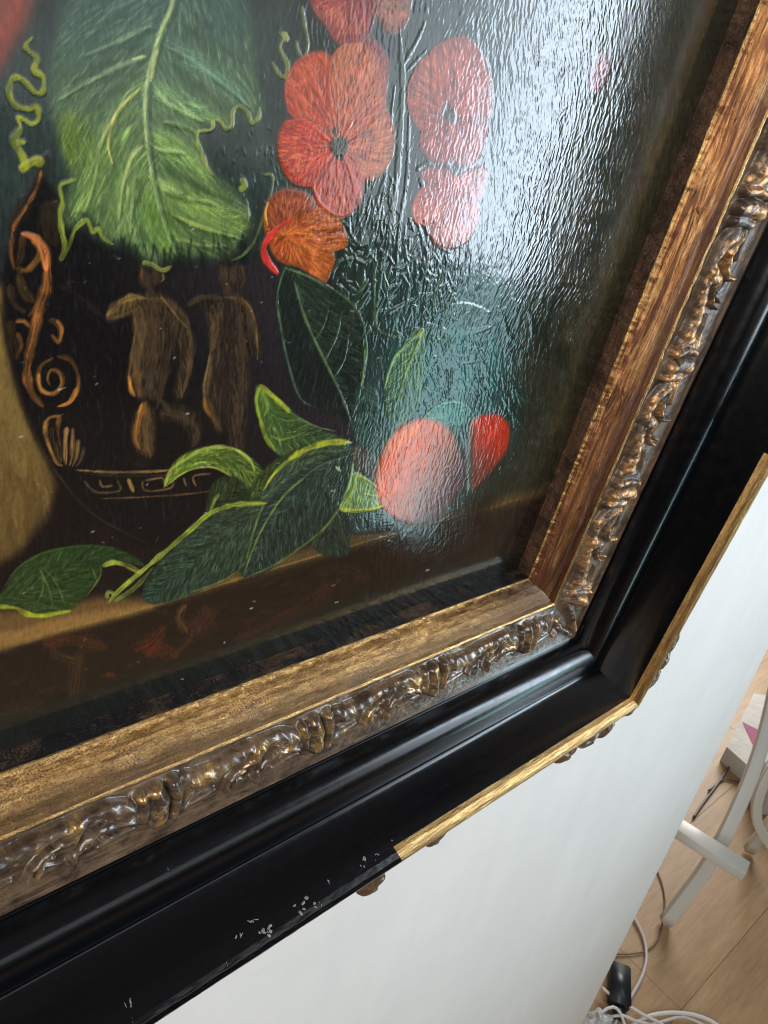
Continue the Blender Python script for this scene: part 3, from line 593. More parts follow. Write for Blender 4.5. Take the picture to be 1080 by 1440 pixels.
# right flowers
FX, FY = 633, 168
petal([(604, 76), (636, 54), (662, 56), (684, 88), (692, 130), (688, 168), (660, 176), (640, 160), (622, 120)], (168, 78, 76), (184, 104, 98), FX, FY, 260, [(174, 84, 80), (190, 112, 104), (154, 68, 70)], (190, 120, 112))
petal([(604, 78), (586, 94), (574, 122), (574, 152), (590, 182), (606, 184), (622, 160), (630, 130), (622, 96)], (158, 66, 64), (188, 106, 78), FX, FY, 160, [(164, 72, 66), (186, 110, 80), (148, 60, 60)], (180, 108, 100))
petal([(594, 184), (612, 170), (632, 172), (640, 200), (636, 228), (612, 228), (592, 208)], (176, 74, 72), (168, 76, 74), FX, FY, 100, PD, (190, 110, 104))
petal([(636, 172), (668, 168), (686, 176), (680, 208), (666, 232), (644, 232), (634, 206)], (166, 84, 86), (180, 104, 100), FX, FY, 120, PD, (188, 116, 108))
petal([(600, 262), (592, 240), (630, 236), (664, 240), (682, 232), (684, 260), (668, 292), (640, 290), (612, 284)], (174, 78, 74), (182, 96, 88), 640, 262, 120, PD + [(196, 112, 96)])
petal([(598, 262), (582, 286), (584, 312), (604, 316), (614, 290)], (180, 76, 66), (192, 104, 80), 640, 262, 60, PK, (196, 116, 100))
petal([(612, 282), (640, 280), (668, 284), (674, 306), (660, 336), (640, 348), (616, 346), (602, 320)], (178, 92, 78), (186, 110, 88), 640, 262, 150, PK, (190, 120, 100))
stroke([(626, 228), (640, 240), (656, 234)], 12, (70, 84, 88), .8, .6)
fill([(628, 160), (640, 158), (642, 170), (632, 176)], (90, 84, 74), 1, .8, h=.8)
petal([(836, 84), (846, 76), (858, 82), (856, 104), (840, 130), (830, 118)], (150, 52, 52), (110, 44, 44), 840, 120, 40, [(160, 60, 58), (120, 46, 46)])
# petals drawn only in relief, veiled by the sheen
for (x, y, rx, ry, an) in [(772, 96, 24, 44, .35), (832, 42, 21, 40, .2), (800, 176, 24, 40, .4), (752, 250, 22, 34, .5)]:
    E = lambda r, t_: (x + r * (rx * math.cos(t_) * math.cos(an) - ry * math.sin(t_) * math.sin(an)), y + r * (rx * math.cos(t_) * math.sin(an) + ry * math.sin(t_) * math.cos(an)))
    ph = prg.uniform(0, 6)
    stroke([E(1 + .05 * math.sin(3 * t_ + ph), t_ + ph) for t_ in np.linspace(.2, 5.0, 14)], 2.4, (62, 60, 54), .25, .45, taper=(.3, .3))
    for k in range(34):
        r1 = prg.uniform(.15, .9); t0_ = prg.uniform(0, 6.28); dt = prg.uniform(.4, 1.3)
        stroke([E(r1, t_) for t_ in np.linspace(t0_, t0_ + dt, 5)], prg.uniform(1.8, 3), (70, 58, 56), .2, prg.uniform(.25, .55))

# ---- lower leaves
def leafshape(P, base, c2, rib_, n, cols, g=None, off=.6, L=20, h=.6, w=2.3, feather=1.5):
    sy, sx, m = fill(P, base, feather, .96, h=.3, grad=(c2,) + g if g else None)
    hatch(sy, sx, m, n, veins(rib_, off), L, w, cols, .45, h, .25, .12)
    hatch(sy, sx, m, int(n * .7), veins(rib_, off), L * .9, 1.3, [tuple(min(255, q * 1.55 + 14) for q in c) for c in cols], .5, h, .25, .14)
    hatch(sy, sx, m, int(n * .5), veins(rib_, off), L * .9, 1.3, [tuple(q * .5 for q in c) for c in cols], .5, h * .5, .25, .14)
G1, G2, G3, G4 = (50, 58, 46), (64, 74, 56), (80, 94, 68), (36, 40, 36)
leafshape([(440, 722), (470, 716), (496, 728), (492, 760), (488, 782), (452, 780), (436, 760)], (44, 54, 46), G4, [(470, 720), (465, 785)], 150, [G1, G2, G4], None, .5)
leafshape([(500, 700), (540, 720), (552, 744), (500, 752), (490, 740)], (46, 58, 56), G4, [(500, 720), (550, 745)], 90, [(54, 66, 64), G1], None, .5)
leafshape([(400, 374), (440, 388), (476, 412), (500, 432), (511, 460), (514, 500), (505, 555), (497, 600), (476, 590), (440, 572), (418, 556), (402, 510), (392, 455), (388, 415)], (42, 54, 44), (34, 40, 36), [(414, 396), (430, 450), (456, 506), (480, 556), (494, 596)], 620, [G1, G2, (36, 42, 38), (60, 74, 58)], (400, 400, 500, 600))
fill([(402, 380), (420, 420), (436, 470), (458, 515), (482, 560), (492, 592), (450, 574), (420, 556), (404, 510), (393, 455), (389, 415)], (30, 31, 32), 4, .55)
for pts, w, c in [([(414, 396), (430, 450), (456, 506), (480, 556), (494, 596)], 3.4, (110, 130, 88)), ([(400, 376), (390, 416), (394, 455), (404, 505), (420, 556), (440, 572)], 3, (96, 118, 96)), ([(400, 376), (436, 390), (476, 412), (500, 434), (512, 462), (515, 500), (505, 555), (494, 590)], 2.6, (120, 140, 96)),
                  ([(444, 478), (458, 450), (462, 425)], 2, (90, 108, 80)), ([(458, 505), (474, 470), (480, 440)], 2, (96, 116, 84)), ([(470, 530), (484, 505), (490, 470)], 2.2, (96, 116, 84)), ([(436, 460), (428, 440)], 2, (80, 96, 74)), ([(513, 490), (510, 530), (500, 575)], 3, (130, 150, 76)), ([(418, 400), (428, 430)], 2, (80, 100, 80))]:
    stroke(pts, w, c, .8, .9, None, (.1, .2), .5)
leafshape([(362, 542), (380, 552), (404, 572), (430, 592), (456, 606), (490, 620), (478, 634), (440, 636), (396, 642), (380, 620), (368, 592), (360, 566)], (72, 92, 46), (46, 62, 46), [(364, 545), (400, 600), (480, 628)], 260, [(84, 104, 50), (66, 84, 48), (50, 66, 44), (104, 124, 60)], (365, 560, 470, 620))
squig([(365, 541), (380, 554), (396, 568), (408, 580)], 5, (178, 184, 62)); squig([(366, 543), (360, 562), (366, 590), (374, 615), (388, 636)], 4.4, (150, 168, 64)); stroke([(408, 580), (440, 598), (470, 606)], 2.4, (140, 150, 100), .7, .9)
stroke([(368, 548), (376, 570), (372, 585)], 6, (140, 160, 70), .6, .6); stroke([(380, 612), (395, 618), (420, 612)], 3, (140, 160, 80), .6, .6)
leafshape([(594, 466), (570, 484), (552, 508), (540, 545), (542, 575), (552, 600), (574, 590), (592, 560), (598, 510)], (74, 98, 58), (50, 72, 60), [(594, 468), (566, 530), (548, 595)], 240, [(86, 112, 60), (66, 90, 58), (108, 132, 74), (56, 78, 60)], (580, 490, 560, 590))
stroke([(595, 465), (570, 485), (552, 508), (540, 546)], 3.4, (150, 166, 76), .8, 1); stroke([(594, 468), (572, 520), (560, 560)], 3, (140, 160, 84), .8, 1); squig([(588, 474), (594, 464), (596, 474)], 5, (176, 184, 84))
leafshape([(500, 548), (516, 540), (530, 552), (540, 586), (550, 600), (560, 640), (530, 636), (505, 625), (495, 605), (500, 570)], (48, 68, 58), (38, 54, 50), [(510, 545), (530, 620)], 260, [(52, 74, 62), (40, 56, 50), (70, 94, 78)], None)
leafshape([(600, 582), (625, 566), (655, 568), (668, 590), (640, 600), (610, 600), (585, 612)], (58, 104, 88), (44, 84, 76), [(600, 600), (630, 570), (665, 590)], 120, [(70, 120, 100), (50, 90, 80)], None)
stroke([(586, 600), (602, 580), (628, 566), (656, 570), (668, 590)], 2.6, (140, 176, 140), .7, 1)
leafshape([(232, 684), (240, 658), (262, 638), (300, 627), (335, 633), (362, 652), (378, 680), (362, 704), (340, 690), (322, 668), (298, 657), (270, 660), (250, 672)], (92, 108, 44), (50, 62, 38), [(236, 680), (270, 645), (320, 645), (370, 690)], 300, [(104, 122, 50), (84, 100, 44), (126, 142, 60), (64, 78, 40)], (260, 650, 370, 690), off=.35)
squig([(231, 685), (240, 662), (262, 645), (285, 632), (310, 628), (335, 634), (352, 648), (358, 662)], 3.6, (186, 192, 92)); stroke([(234, 684), (250, 670), (270, 660), (298, 657), (322, 668), (340, 686), (352, 700)], 2.8, (170, 176, 80), .85, 1)
leafshape([(350, 690), (372, 660), (400, 640), (430, 630), (400, 690), (370, 708), (345, 706)], (52, 62, 36), (40, 50, 36), [(350, 700), (420, 640)], 200, [(58, 70, 38), (44, 56, 34), (76, 88, 44)], None)
leafshape([(300, 680), (330, 670), (352, 694), (345, 712), (310, 712), (290, 724)], (44, 52, 34), (40, 50, 36), [(300, 712), (345, 680)], 120, [(50, 62, 38), (38, 46, 32)], None)
# leaf C
leafshape([(496, 628), (500, 650), (494, 680), (478, 706), (450, 746), (410, 780), (372, 806), (342, 812), (340, 790), (352, 752), (372, 715), (396, 680), (430, 650), (460, 634)], (44, 58, 50), (36, 46, 42), [(494, 632), (440, 672), (396, 716), (366, 760), (344, 808)], 760, [G1, G2, (62, 78, 66), (38, 48, 44)], (400, 660, 420, 790))
for pts, w, c, a in [([(432, 668), (400, 696), (374, 734), (354, 776), (342, 812)], 3.4, (122, 138, 72), .85), ([(484, 700), (462, 736), (430, 764), (390, 792), (346, 812)], 3.6, (112, 128, 62), .75), ([(496, 650), (492, 676), (482, 700)], 3.4, (150, 162, 72), .8), ([(490, 640), (455, 652), (430, 668)], 2.6, (90, 110, 80), .7),
                     ([(472, 656), (478, 662)], 5, (160, 176, 130), .9)]:
    stroke(pts, w, c, a, .9, None, (.1, .3), .5)
# leaf D top with thick yellow edge
leafshape([(368, 692), (384, 664), (410, 644), (440, 632), (496, 626), (470, 640), (430, 656), (400, 680), (374, 708)], (52, 66, 52), (44, 58, 46), [(370, 700), (430, 650), (492, 628)], 200, [G2, G3, G1], None, .3)
stroke([(370, 690), (384, 668), (404, 648), (430, 632), (462, 622), (494, 622)], [2, 4, 6, 9, 10, 7], (186, 180, 60), .97, 1.2, (160, 164, 50), (.1, .15), .5)
stroke([(378, 676), (405, 652), (440, 636), (490, 632)], 2.2, (96, 110, 44), .7, .6)
# leaf B
leafshape([(372, 706), (362, 742), (346, 786), (330, 806), (300, 824), (255, 842), (214, 850), (200, 836), (212, 806), (240, 776), (268, 748), (300, 722), (335, 712)], (50, 60, 46), (34, 54, 44), [(370, 708), (310, 760), (250, 810), (205, 846)], 700, [(58, 70, 50), (48, 58, 46), (78, 92, 62), (40, 48, 40), (52, 72, 58)], (320, 730, 240, 840), off=.5)
squig([(152, 848), (166, 832), (196, 806), (232, 776), (262, 750), (292, 724), (320, 712), (350, 708), (376, 708)], 5.5, (166, 176, 70)); stroke([(160, 846), (190, 826), (215, 798)], 7, (104, 124, 56), .85, .8); squig([(150, 842), (152, 832), (162, 836)], 4, (160, 172, 84))
stroke([(376, 706), (366, 720), (356, 750), (346, 790)], 3, (112, 130, 70), .7, .8); squig([(294, 726), (300, 706), (308, 694)], 3.4, (160, 172, 80))
stroke([(346, 790), (330, 806), (300, 822), (270, 832), (330, 812)], 2.6, (150, 140, 70), .6, .6)
for k in range(30):
    x, y = prg.uniform(220, 370), prg.uniform(730, 800); stroke([(x, y), (x - 6, y + 10)], 2, (76, 112, 84), .5, .8)
# leaf J under the apricot
leafshape([(498, 664), (520, 676), (552, 706), (532, 716), (500, 716), (478, 716), (488, 692)], (98, 118, 54), (70, 92, 52), [(496, 668), (520, 700), (550, 708)], 190, [(112, 132, 60), (84, 104, 52), (132, 150, 76)], None)
squig([(478, 716), (500, 718), (530, 714), (551, 706)], 4, (196, 200, 84)); stroke([(498, 664), (520, 678), (552, 705)], 3, (170, 176, 84), .9, 1); stroke([(500, 668), (496, 690), (480, 714)], 3.2, (160, 172, 72), .85, 1)
leafshape([(498, 628), (515, 632), (530, 650), (535, 690), (515, 668), (498, 655)], (78, 66, 58), (60, 52, 50), [(500, 630), (530, 680)], 90, [(92, 78, 70), (66, 56, 52)], None)
# leaf A far left
leafshape([(-60, 850), (0, 836), (22, 800), (58, 778), (110, 767), (150, 768), (184, 780), (206, 797), (180, 792), (148, 792), (138, 812), (124, 834), (98, 860), (60, 864), (20, 852), (-40, 856)], (50, 64, 34), (40, 60, 34), [(0, 846), (70, 815), (140, 780), (200, 794)], 420, [(56, 72, 36), (44, 58, 32), (66, 84, 44), (38, 54, 34)], (60, 850, 150, 770), off=.4, h=.35)
squig([(-30, 852), (0, 853), (22, 855), (40, 864), (60, 866), (80, 862), (100, 859)], 5, (178, 186, 56)); squig([(144, 796), (160, 791), (180, 796), (198, 806)], 5.5, (166, 174, 74)); stroke([(142, 796), (140, 812), (122, 838)], 3, (112, 128, 62), .8, .7)
for pts in [[(60, 798), (78, 818), (92, 852)], [(58, 800), (60, 830), (46, 856)], [(56, 800), (70, 832), (74, 856)], [(130, 800), (136, 816)]]: stroke(pts, 2.4, (112, 128, 72), .6, .6)
stroke([(0, 836), (22, 802), (60, 778), (112, 768), (160, 770)], 3, (72, 92, 48), .6, .5)

# ---- apricots
fill([(540, 730), (600, 738), (668, 706), (700, 700), (690, 716), (640, 738), (580, 748), (540, 744)], (30, 24, 22), 5, .6)
sy, sx, m = fill([(588, 590), (612, 592), (634, 606), (650, 636), (654, 670), (640, 704), (612, 730), (580, 736), (548, 724), (532, 700), (530, 668), (540, 632), (560, 604)], (216, 88, 22), 3, .97, h=.35, grad=((110, 74, 76), 566, 640, 640, 690))  # right side greyed: varnish glare painted into the fruit
hatch(sy, sx, m, 1500, lambda x, y: 1.1, 7, 3, None, .3, .45, .3, .5, lambda x, y: (np.array((222, 104, 26)) * (1 - sm(x + .3 * y, 740, 810)) + np.array((206, 78, 46)) * sm(x + .3 * y, 740, 810)) * (1 - sm(x + .4 * y, 850, 920)) + np.array((104, 74, 76)) * sm(x + .4 * y, 850, 920))
stroke([(640, 640), (642, 690), (612, 724), (575, 730)], 22, (84, 52, 50), .45, .1, soft=1)
stroke([(552, 640), (566, 615), (590, 602)], 20, (236, 150, 70), .45, .1, soft=1, bristle=.8)
stroke([(545, 700), (560, 722), (590, 730)], 16, (196, 84, 72), .5, .2, soft=1)
sy, sx, m = fill([(664, 592), (684, 583), (704, 585), (716, 602), (712, 634), (694, 660), (676, 680), (662, 690), (656, 660), (656, 620)], (196, 58, 34), 2.2, .97, h=.3, grad=((120, 58, 46), 696, 606, 672, 670))
hatch(sy, sx, m, 240, lambda x, y: 1.1, 7, 3, [(206, 66, 38), (176, 54, 36), (140, 56, 42)], .3, .35, .3, .5)
stroke([(664, 596), (660, 640), (660, 690)], 9, (80, 92, 78), .6, .4, soft=.9)
# grey-green glare veil painted over the fruit's far side
fill([(640, 610), (662, 600), (662, 690), (640, 716), (600, 742), (640, 700), (656, 664)], (70, 92, 88), 5, .6)

# ---- dust and tiny nicks of light paint
for k in range(105):
    x, y = prg.uniform(0, 700), prg.uniform(300, 1000); l = prg.uniform(1, 5); a_ = prg.uniform(-.6, .2)
    stroke([(x, y), (x + l * math.cos(a_), y + l * math.sin(a_))], prg.uniform(1.3, 2.2), (170, 172, 168), prg.uniform(.3, .9), .8, taper=(0, 0))
# fine bristle relief over everything
_wx = XX + 5 * np.sin(YY / 37 + 2 * fbm(XX / 60, YY / 60, 2, 8)) + .22 * YY * sm(YY, 120, 520)
_rg = 1 - np.abs(2 * fbm(_wx / 2.7, YY / 30, 3, 21) - 1) * 2.2
_rg2 = 1 - np.abs(2 * fbm(_wx / 2.2 + 7, YY / 15, 2, 27) - 1) * 2.2
_pt = .35 + 1.1 * sm(fbm(XX / 45, YY / 70, 3, 31), .32, .68)
HH += _pt * (.22 * np.clip(_rg, 0, 1) + .20 * np.clip(_rg2, 0, 1)) * sm(XX, 540, 640) * (1 - sm(XX, 880, 960)) * (1 - sm(YY, 640, 760))
HH += .16 * np.clip(_rg2, 0, 1) * sm(XX, 300, 480) * (1 - sm(XX, 540, 640))
_dk = 1 - .22 * np.clip(_rg, 0, 1) * sm(XX, 380, 560); CC *= _dk[..., None]
HH += .26 * (fbm(XX / 2.3 + 1.5 * np.sin(YY / 31), YY / 17, 2, 3) - .5) * sm(XX, 380, 560) * (1 - sm(XX - .0 * YY, 860, 900)) * 1.6
HH += .08 * (fbm(XX / 1.8, YY / 9, 2, 9) - .5)
CC = np.clip(CC, .004, 1) ** 1.14 * 1.10
# === PAINTER END ===

# ------------------------------------------------------------------ the framed picture
BOT = 1.69 * S
root = empty('framed_painting', (0, 0, 0), (LEAN, 0, 0))
tag(root, 'varnished still life of flowers, leaves and apricots in a carved black and gilt frame', 'painting')
org = cam_loc + AN * S
foot = org + AD * (V0 + .5) * S; root.location = foot
def P3(u, v, h):                          # units of S -> local metres of the root
    u, v, h = np.broadcast_arrays(u, v, h)
    return np.stack([u * S, -h * S, -(v - V0 - .5) * S], -1).reshape(-1, 3)
UL, VT = -1.25, -2.0                      # far side of the picture (outside the photograph)

def project(u, v, h=0.0):                 # plane point -> photograph pixel
    d = 1.0 - h; c = np.stack([u, v, d * np.ones_like(u)], -1) @ RC
    z = np.maximum(c[..., 2], 1e-3); ok = c[..., 2] > .15
    return 540 + FPX * c[..., 0] / z, 720 + FPX * c[..., 1] / z, ok

def make_panel():
    us = np.concatenate([np.linspace(UL - .03, -.25, 60, endpoint=False), np.linspace(-.25, .18, 150, endpoint=False), np.linspace(.18, 1.76, 1010)])
    vs = np.concatenate([np.linspace(VT - .03, -.65, 60, endpoint=False), np.linspace(-.65, -.42, 60, endpoint=False), np.linspace(-.42, 1.215, 860)])
    u, v = np.meshgrid(us, vs); x, y, ok = project(u, v)
    inside = ok & (x > PX0 + 2) & (x < PX1 - 3) & (y > PY0 + 2) & (y < PY1 - 3)
    xc = np.clip(np.where(inside, x, 0) - PX0, 0, PW - 2); yc = np.clip(np.where(inside, y, 0) - PY0, 0, PH - 2)
    xi, yi = xc.astype(int), yc.astype(int); fx, fy = xc - xi, yc - yi
    def samp(A):
        e = (...,) + (None,) * (A.ndim - 2); a, b = fx[e], fy[e]
        return (A[yi, xi] * (1 - a) + A[yi, xi + 1] * a) * (1 - b) + (A[yi + 1, xi] * (1 - a) + A[yi + 1, xi + 1] * a) * b
    col, hh = samp(CC), samp(HH)
    edge = np.minimum(np.minimum(x - PX0, PX1 - x), np.minimum(y - PY0, PY1 - y))
    k = np.where(inside, sm(edge, 0, 160), 0.0)
    far = (np.array((.13, .135, .12)) * (.7 + .6 * fbm(u * 5, v * 5, 4, 4))[..., None])
    col = col * k[..., None] + far * (1 - k[..., None]); hh = hh * k
    lin = np.where(col <= .04045, col / 12.92, ((col + .055) / 1.055) ** 2.4) * PAINT_GAIN
    o = mesh_obj('painted_panel', P3(u, v, hh * RELIEF / S), grid_faces(len(vs), len(us), flip=True), None, root)
    ca = o.data.color_attributes.new('paint', 'FLOAT_COLOR', 'POINT')
    ca.data.foreach_set('color', np.concatenate([np.clip(lin, 0, .85), np.ones(lin.shape[:2] + (1,))], -1).astype(np.float32).ravel())
    m = Mat('oil_paint_under_varnish'); a = m.node('ShaderNodeVertexColor', layer_name='paint').outputs['Color']
    c = m.coord(); n1 = m.noise(m.coord(scale=(1, 1, .35)), 900, 3, .6); n2 = m.noise(c, 2600, 2)
    m.set(Base_Color=m.mix(.4, a, m.mix(1.0, a, m.ramp(n1, [(.3, .4), (.7, 1.6)]), 'MULTIPLY')), Roughness=m.ramp(m.noise(c, 60, 3), [(.3, .07), (.7, .11)]))
    b = m.bump(n1, .22, .00012); m.bump(n2, .12, .00006, b)
    o.data.materials.append(m.m)
    return o
PAINT_GAIN, RELIEF = 1.12, .00011
make_panel()

# moulding profile: (w across from the sight edge, h towards the viewer)
PROF = [(0.0, -.01), (-.003, .05), (.004, .060), (.012, .078), (.024, .096), (.040, .110), (.056, .118), (.063, .128), (.069, .132), (.076, .128), (.084, .126),
        (.12, .133), (.17, .140), (.22, .145), (.252, .148), (.262, .152), (.268, .154), (.274, .150), (.277, .170), (.283, .192), (.292, .208), (.305, .219), (.322, .226), (.345, .229), (.370, .228), (.395, .222),
        (.411, .215), (.420, .214), (.428, .224), (.438, .252), (.448, .292), (.458, .335), (.468, .366), (.478, .378), (.490, .384), (.500, .382), (.508, .374), (.511, .360), (.509, .2), (.507, .0), (.505, -.085)]
def _smooth_prof(P):
    P = np.array(P); i0 = next(i for i, q in enumerate(P) if q[0] == .274); i1 = next(i for i, q in enumerate(P) if q[0] == .468)
    Q = P[i0:i1 + 1]; out = [Q[0]]
    for i in range(len(Q) - 1):
        a, b_, c, d = Q[max(i - 1, 0)], Q[i], Q[i + 1], Q[min(i + 2, len(Q) - 1)]
        for t in np.linspace(0, 1, 7)[1:]: out.append(.5 * ((2 * b_) + (-a + c) * t + (2 * a - 5 * b_ + 4 * c - d) * t ** 2 + (-a + 3 * b_ - 3 * c + d) * t ** 3))
    return np.vstack([P[:i0], np.array(out), P[i1 + 1:]])
PA = _smooth_prof(PROF)
def prof_resample(n_per):
    w, h = [], []
    for i in range(len(PA) - 1):
        a, b = PA[i], PA[i + 1]; L = np.hypot(*(b - a)); k = max(1, int(round(L * n_per)))
        for t in np.arange(k) / k: w.append(a[0] + (b[0] - a[0]) * t); h.append(a[1] + (b[1] - a[1]) * t)
    w.append(PA[-1, 0]); h.append(PA[-1, 1]); w, h = np.array(w), np.array(h)
    par = np.concatenate([[0], np.cumsum(np.hypot(np.diff(w), np.diff(h)))])
    return w, h, par
def cut_index(w, h, wq, hq): return int(np.argmin((w - wq) ** 2 + (h - hq) ** 2))

# carved running ornament: ridged shells alternating with acanthus sprays.  s along, q across (0..1)
PER = .400
def caps(s, q, P, r, hgt, asp):
    P = np.array(P, float); best = np.zeros_like(s)
    for i in range(len(P) - 1):
        a, b = P[i], P[i + 1]; d = b - a; dx, dy = s - a[0], (q - a[1])
        L2 = d[0] ** 2 + (d[1] * asp) ** 2 + 1e-9
        t = np.clip((dx * d[0] + dy * asp * d[1] * asp) / L2, 0, 1)
        rr = r[0] + (r[1] - r[0]) * (i + t) / max(1, len(P) - 1)
        D = np.sqrt((dx - t * d[0]) ** 2 + ((dy - t * d[1]) * asp) ** 2) / rr
        best = np.maximum(best, np.sqrt(np.clip(1 - D * D, 0, 1)) * hgt * (rr / max(r)) ** .5)
    return best
def carve(s, q, s0, mirror=1.0, seed=0):
    asp = .185
    ph = ((s - s0) / PER); cell = np.floor(ph + .5); x = (ph - cell) * PER * mirror    # x in -PER/2..PER/2
    x = x + .016 * (vnoise(s * 4.3, q * 1.5, seed + 1) - .5); qq = q * 1.04 - .01 + .10 * (vnoise(s * 3.1 + 9, q * 2, seed + 2) - .5)
    h = np.zeros_like(s)
    C_ = lambda X, P, r, hh: caps(X, qq, P, r, hh, asp)
    for xo in (0, -PER, PER):
        X = x - xo
        up = [C_(X, [(0, .36), (.01, .40)], (.075, .075), .010),
              C_(X, [(-.036, .14), (-.030, .30), (-.034, .46)], (.015, .016), .027), C_(X, [(-.006, .14), (.003, .34), (-.002, .54)], (.022, .027), .034),
              C_(X, [(.034, .12), (.042, .36), (.034, .62)], (.016, .012), .028), C_(X, [(.050, .58), (.068, .42), (.062, .20)], (.016, .024), .018),
              C_(X, [(.038, .67), (.080, .63), (.132, .58)], (.017, .006), .014),
              C_(X, [(.088, .24), (.125, .25), (.165, .19), (.212, .12)], (.028, .022), .027),
              C_(X, [(.156, .66), (.167, .50), (.188, .39), (.22, .29)], (.006, .008), .021), C_(X, [(.174, .66), (.184, .52), (.202, .42)], (.006, .007), .021),
              C_(X, [(.238, .17), (.226, .36)], (.026, .020), .028), C_(X, [(.236, .74), (.238, .56), (.260, .42), (.295, .35), (.345, .42)], (.008, .016), .026),
              C_(X, [(.252, .10), (.296, .14), (.338, .28)], (.018, .026), .024), C_(X, [(.285, .66), (.32, .60), (.350, .60)], (.008, .010), .012)]
        for u_ in up: h = np.maximum(h, u_) + .12 * np.minimum(h, u_)
    for xo in (0, -PER, PER):
        X = x - xo
        h = h - C_(X, [(.203, .54), (.220, .60)], (.019, .016), .024) - C_(X, [(.268, .58), (.300, .54)], (.013, .010), .014)
        h = h - C_(X, [(.098, .37), (.135, .37), (.160, .30)], (.006, .004), .012)
    grooves = .0012 * np.sin((x * 90 - qq * 9 + 3 * fbm(s * 12, q * 4, 2, 3)) * 2.2) * sm(h, .006, .02)
    h = np.maximum(h, -.006) * 1.12 + grooves
    win = sm(q, .0, .08) * (1 - sm(q, .88, .99))
    rough = .0020 * (fbm(s * 110, q * 20, 4, seed) - .5) * (1 - sm(h, .004, .02)) + .004 * (fbm(s * 22, q * 5, 3, seed + 2) - .5)
    return (h + rough) * win, h * win

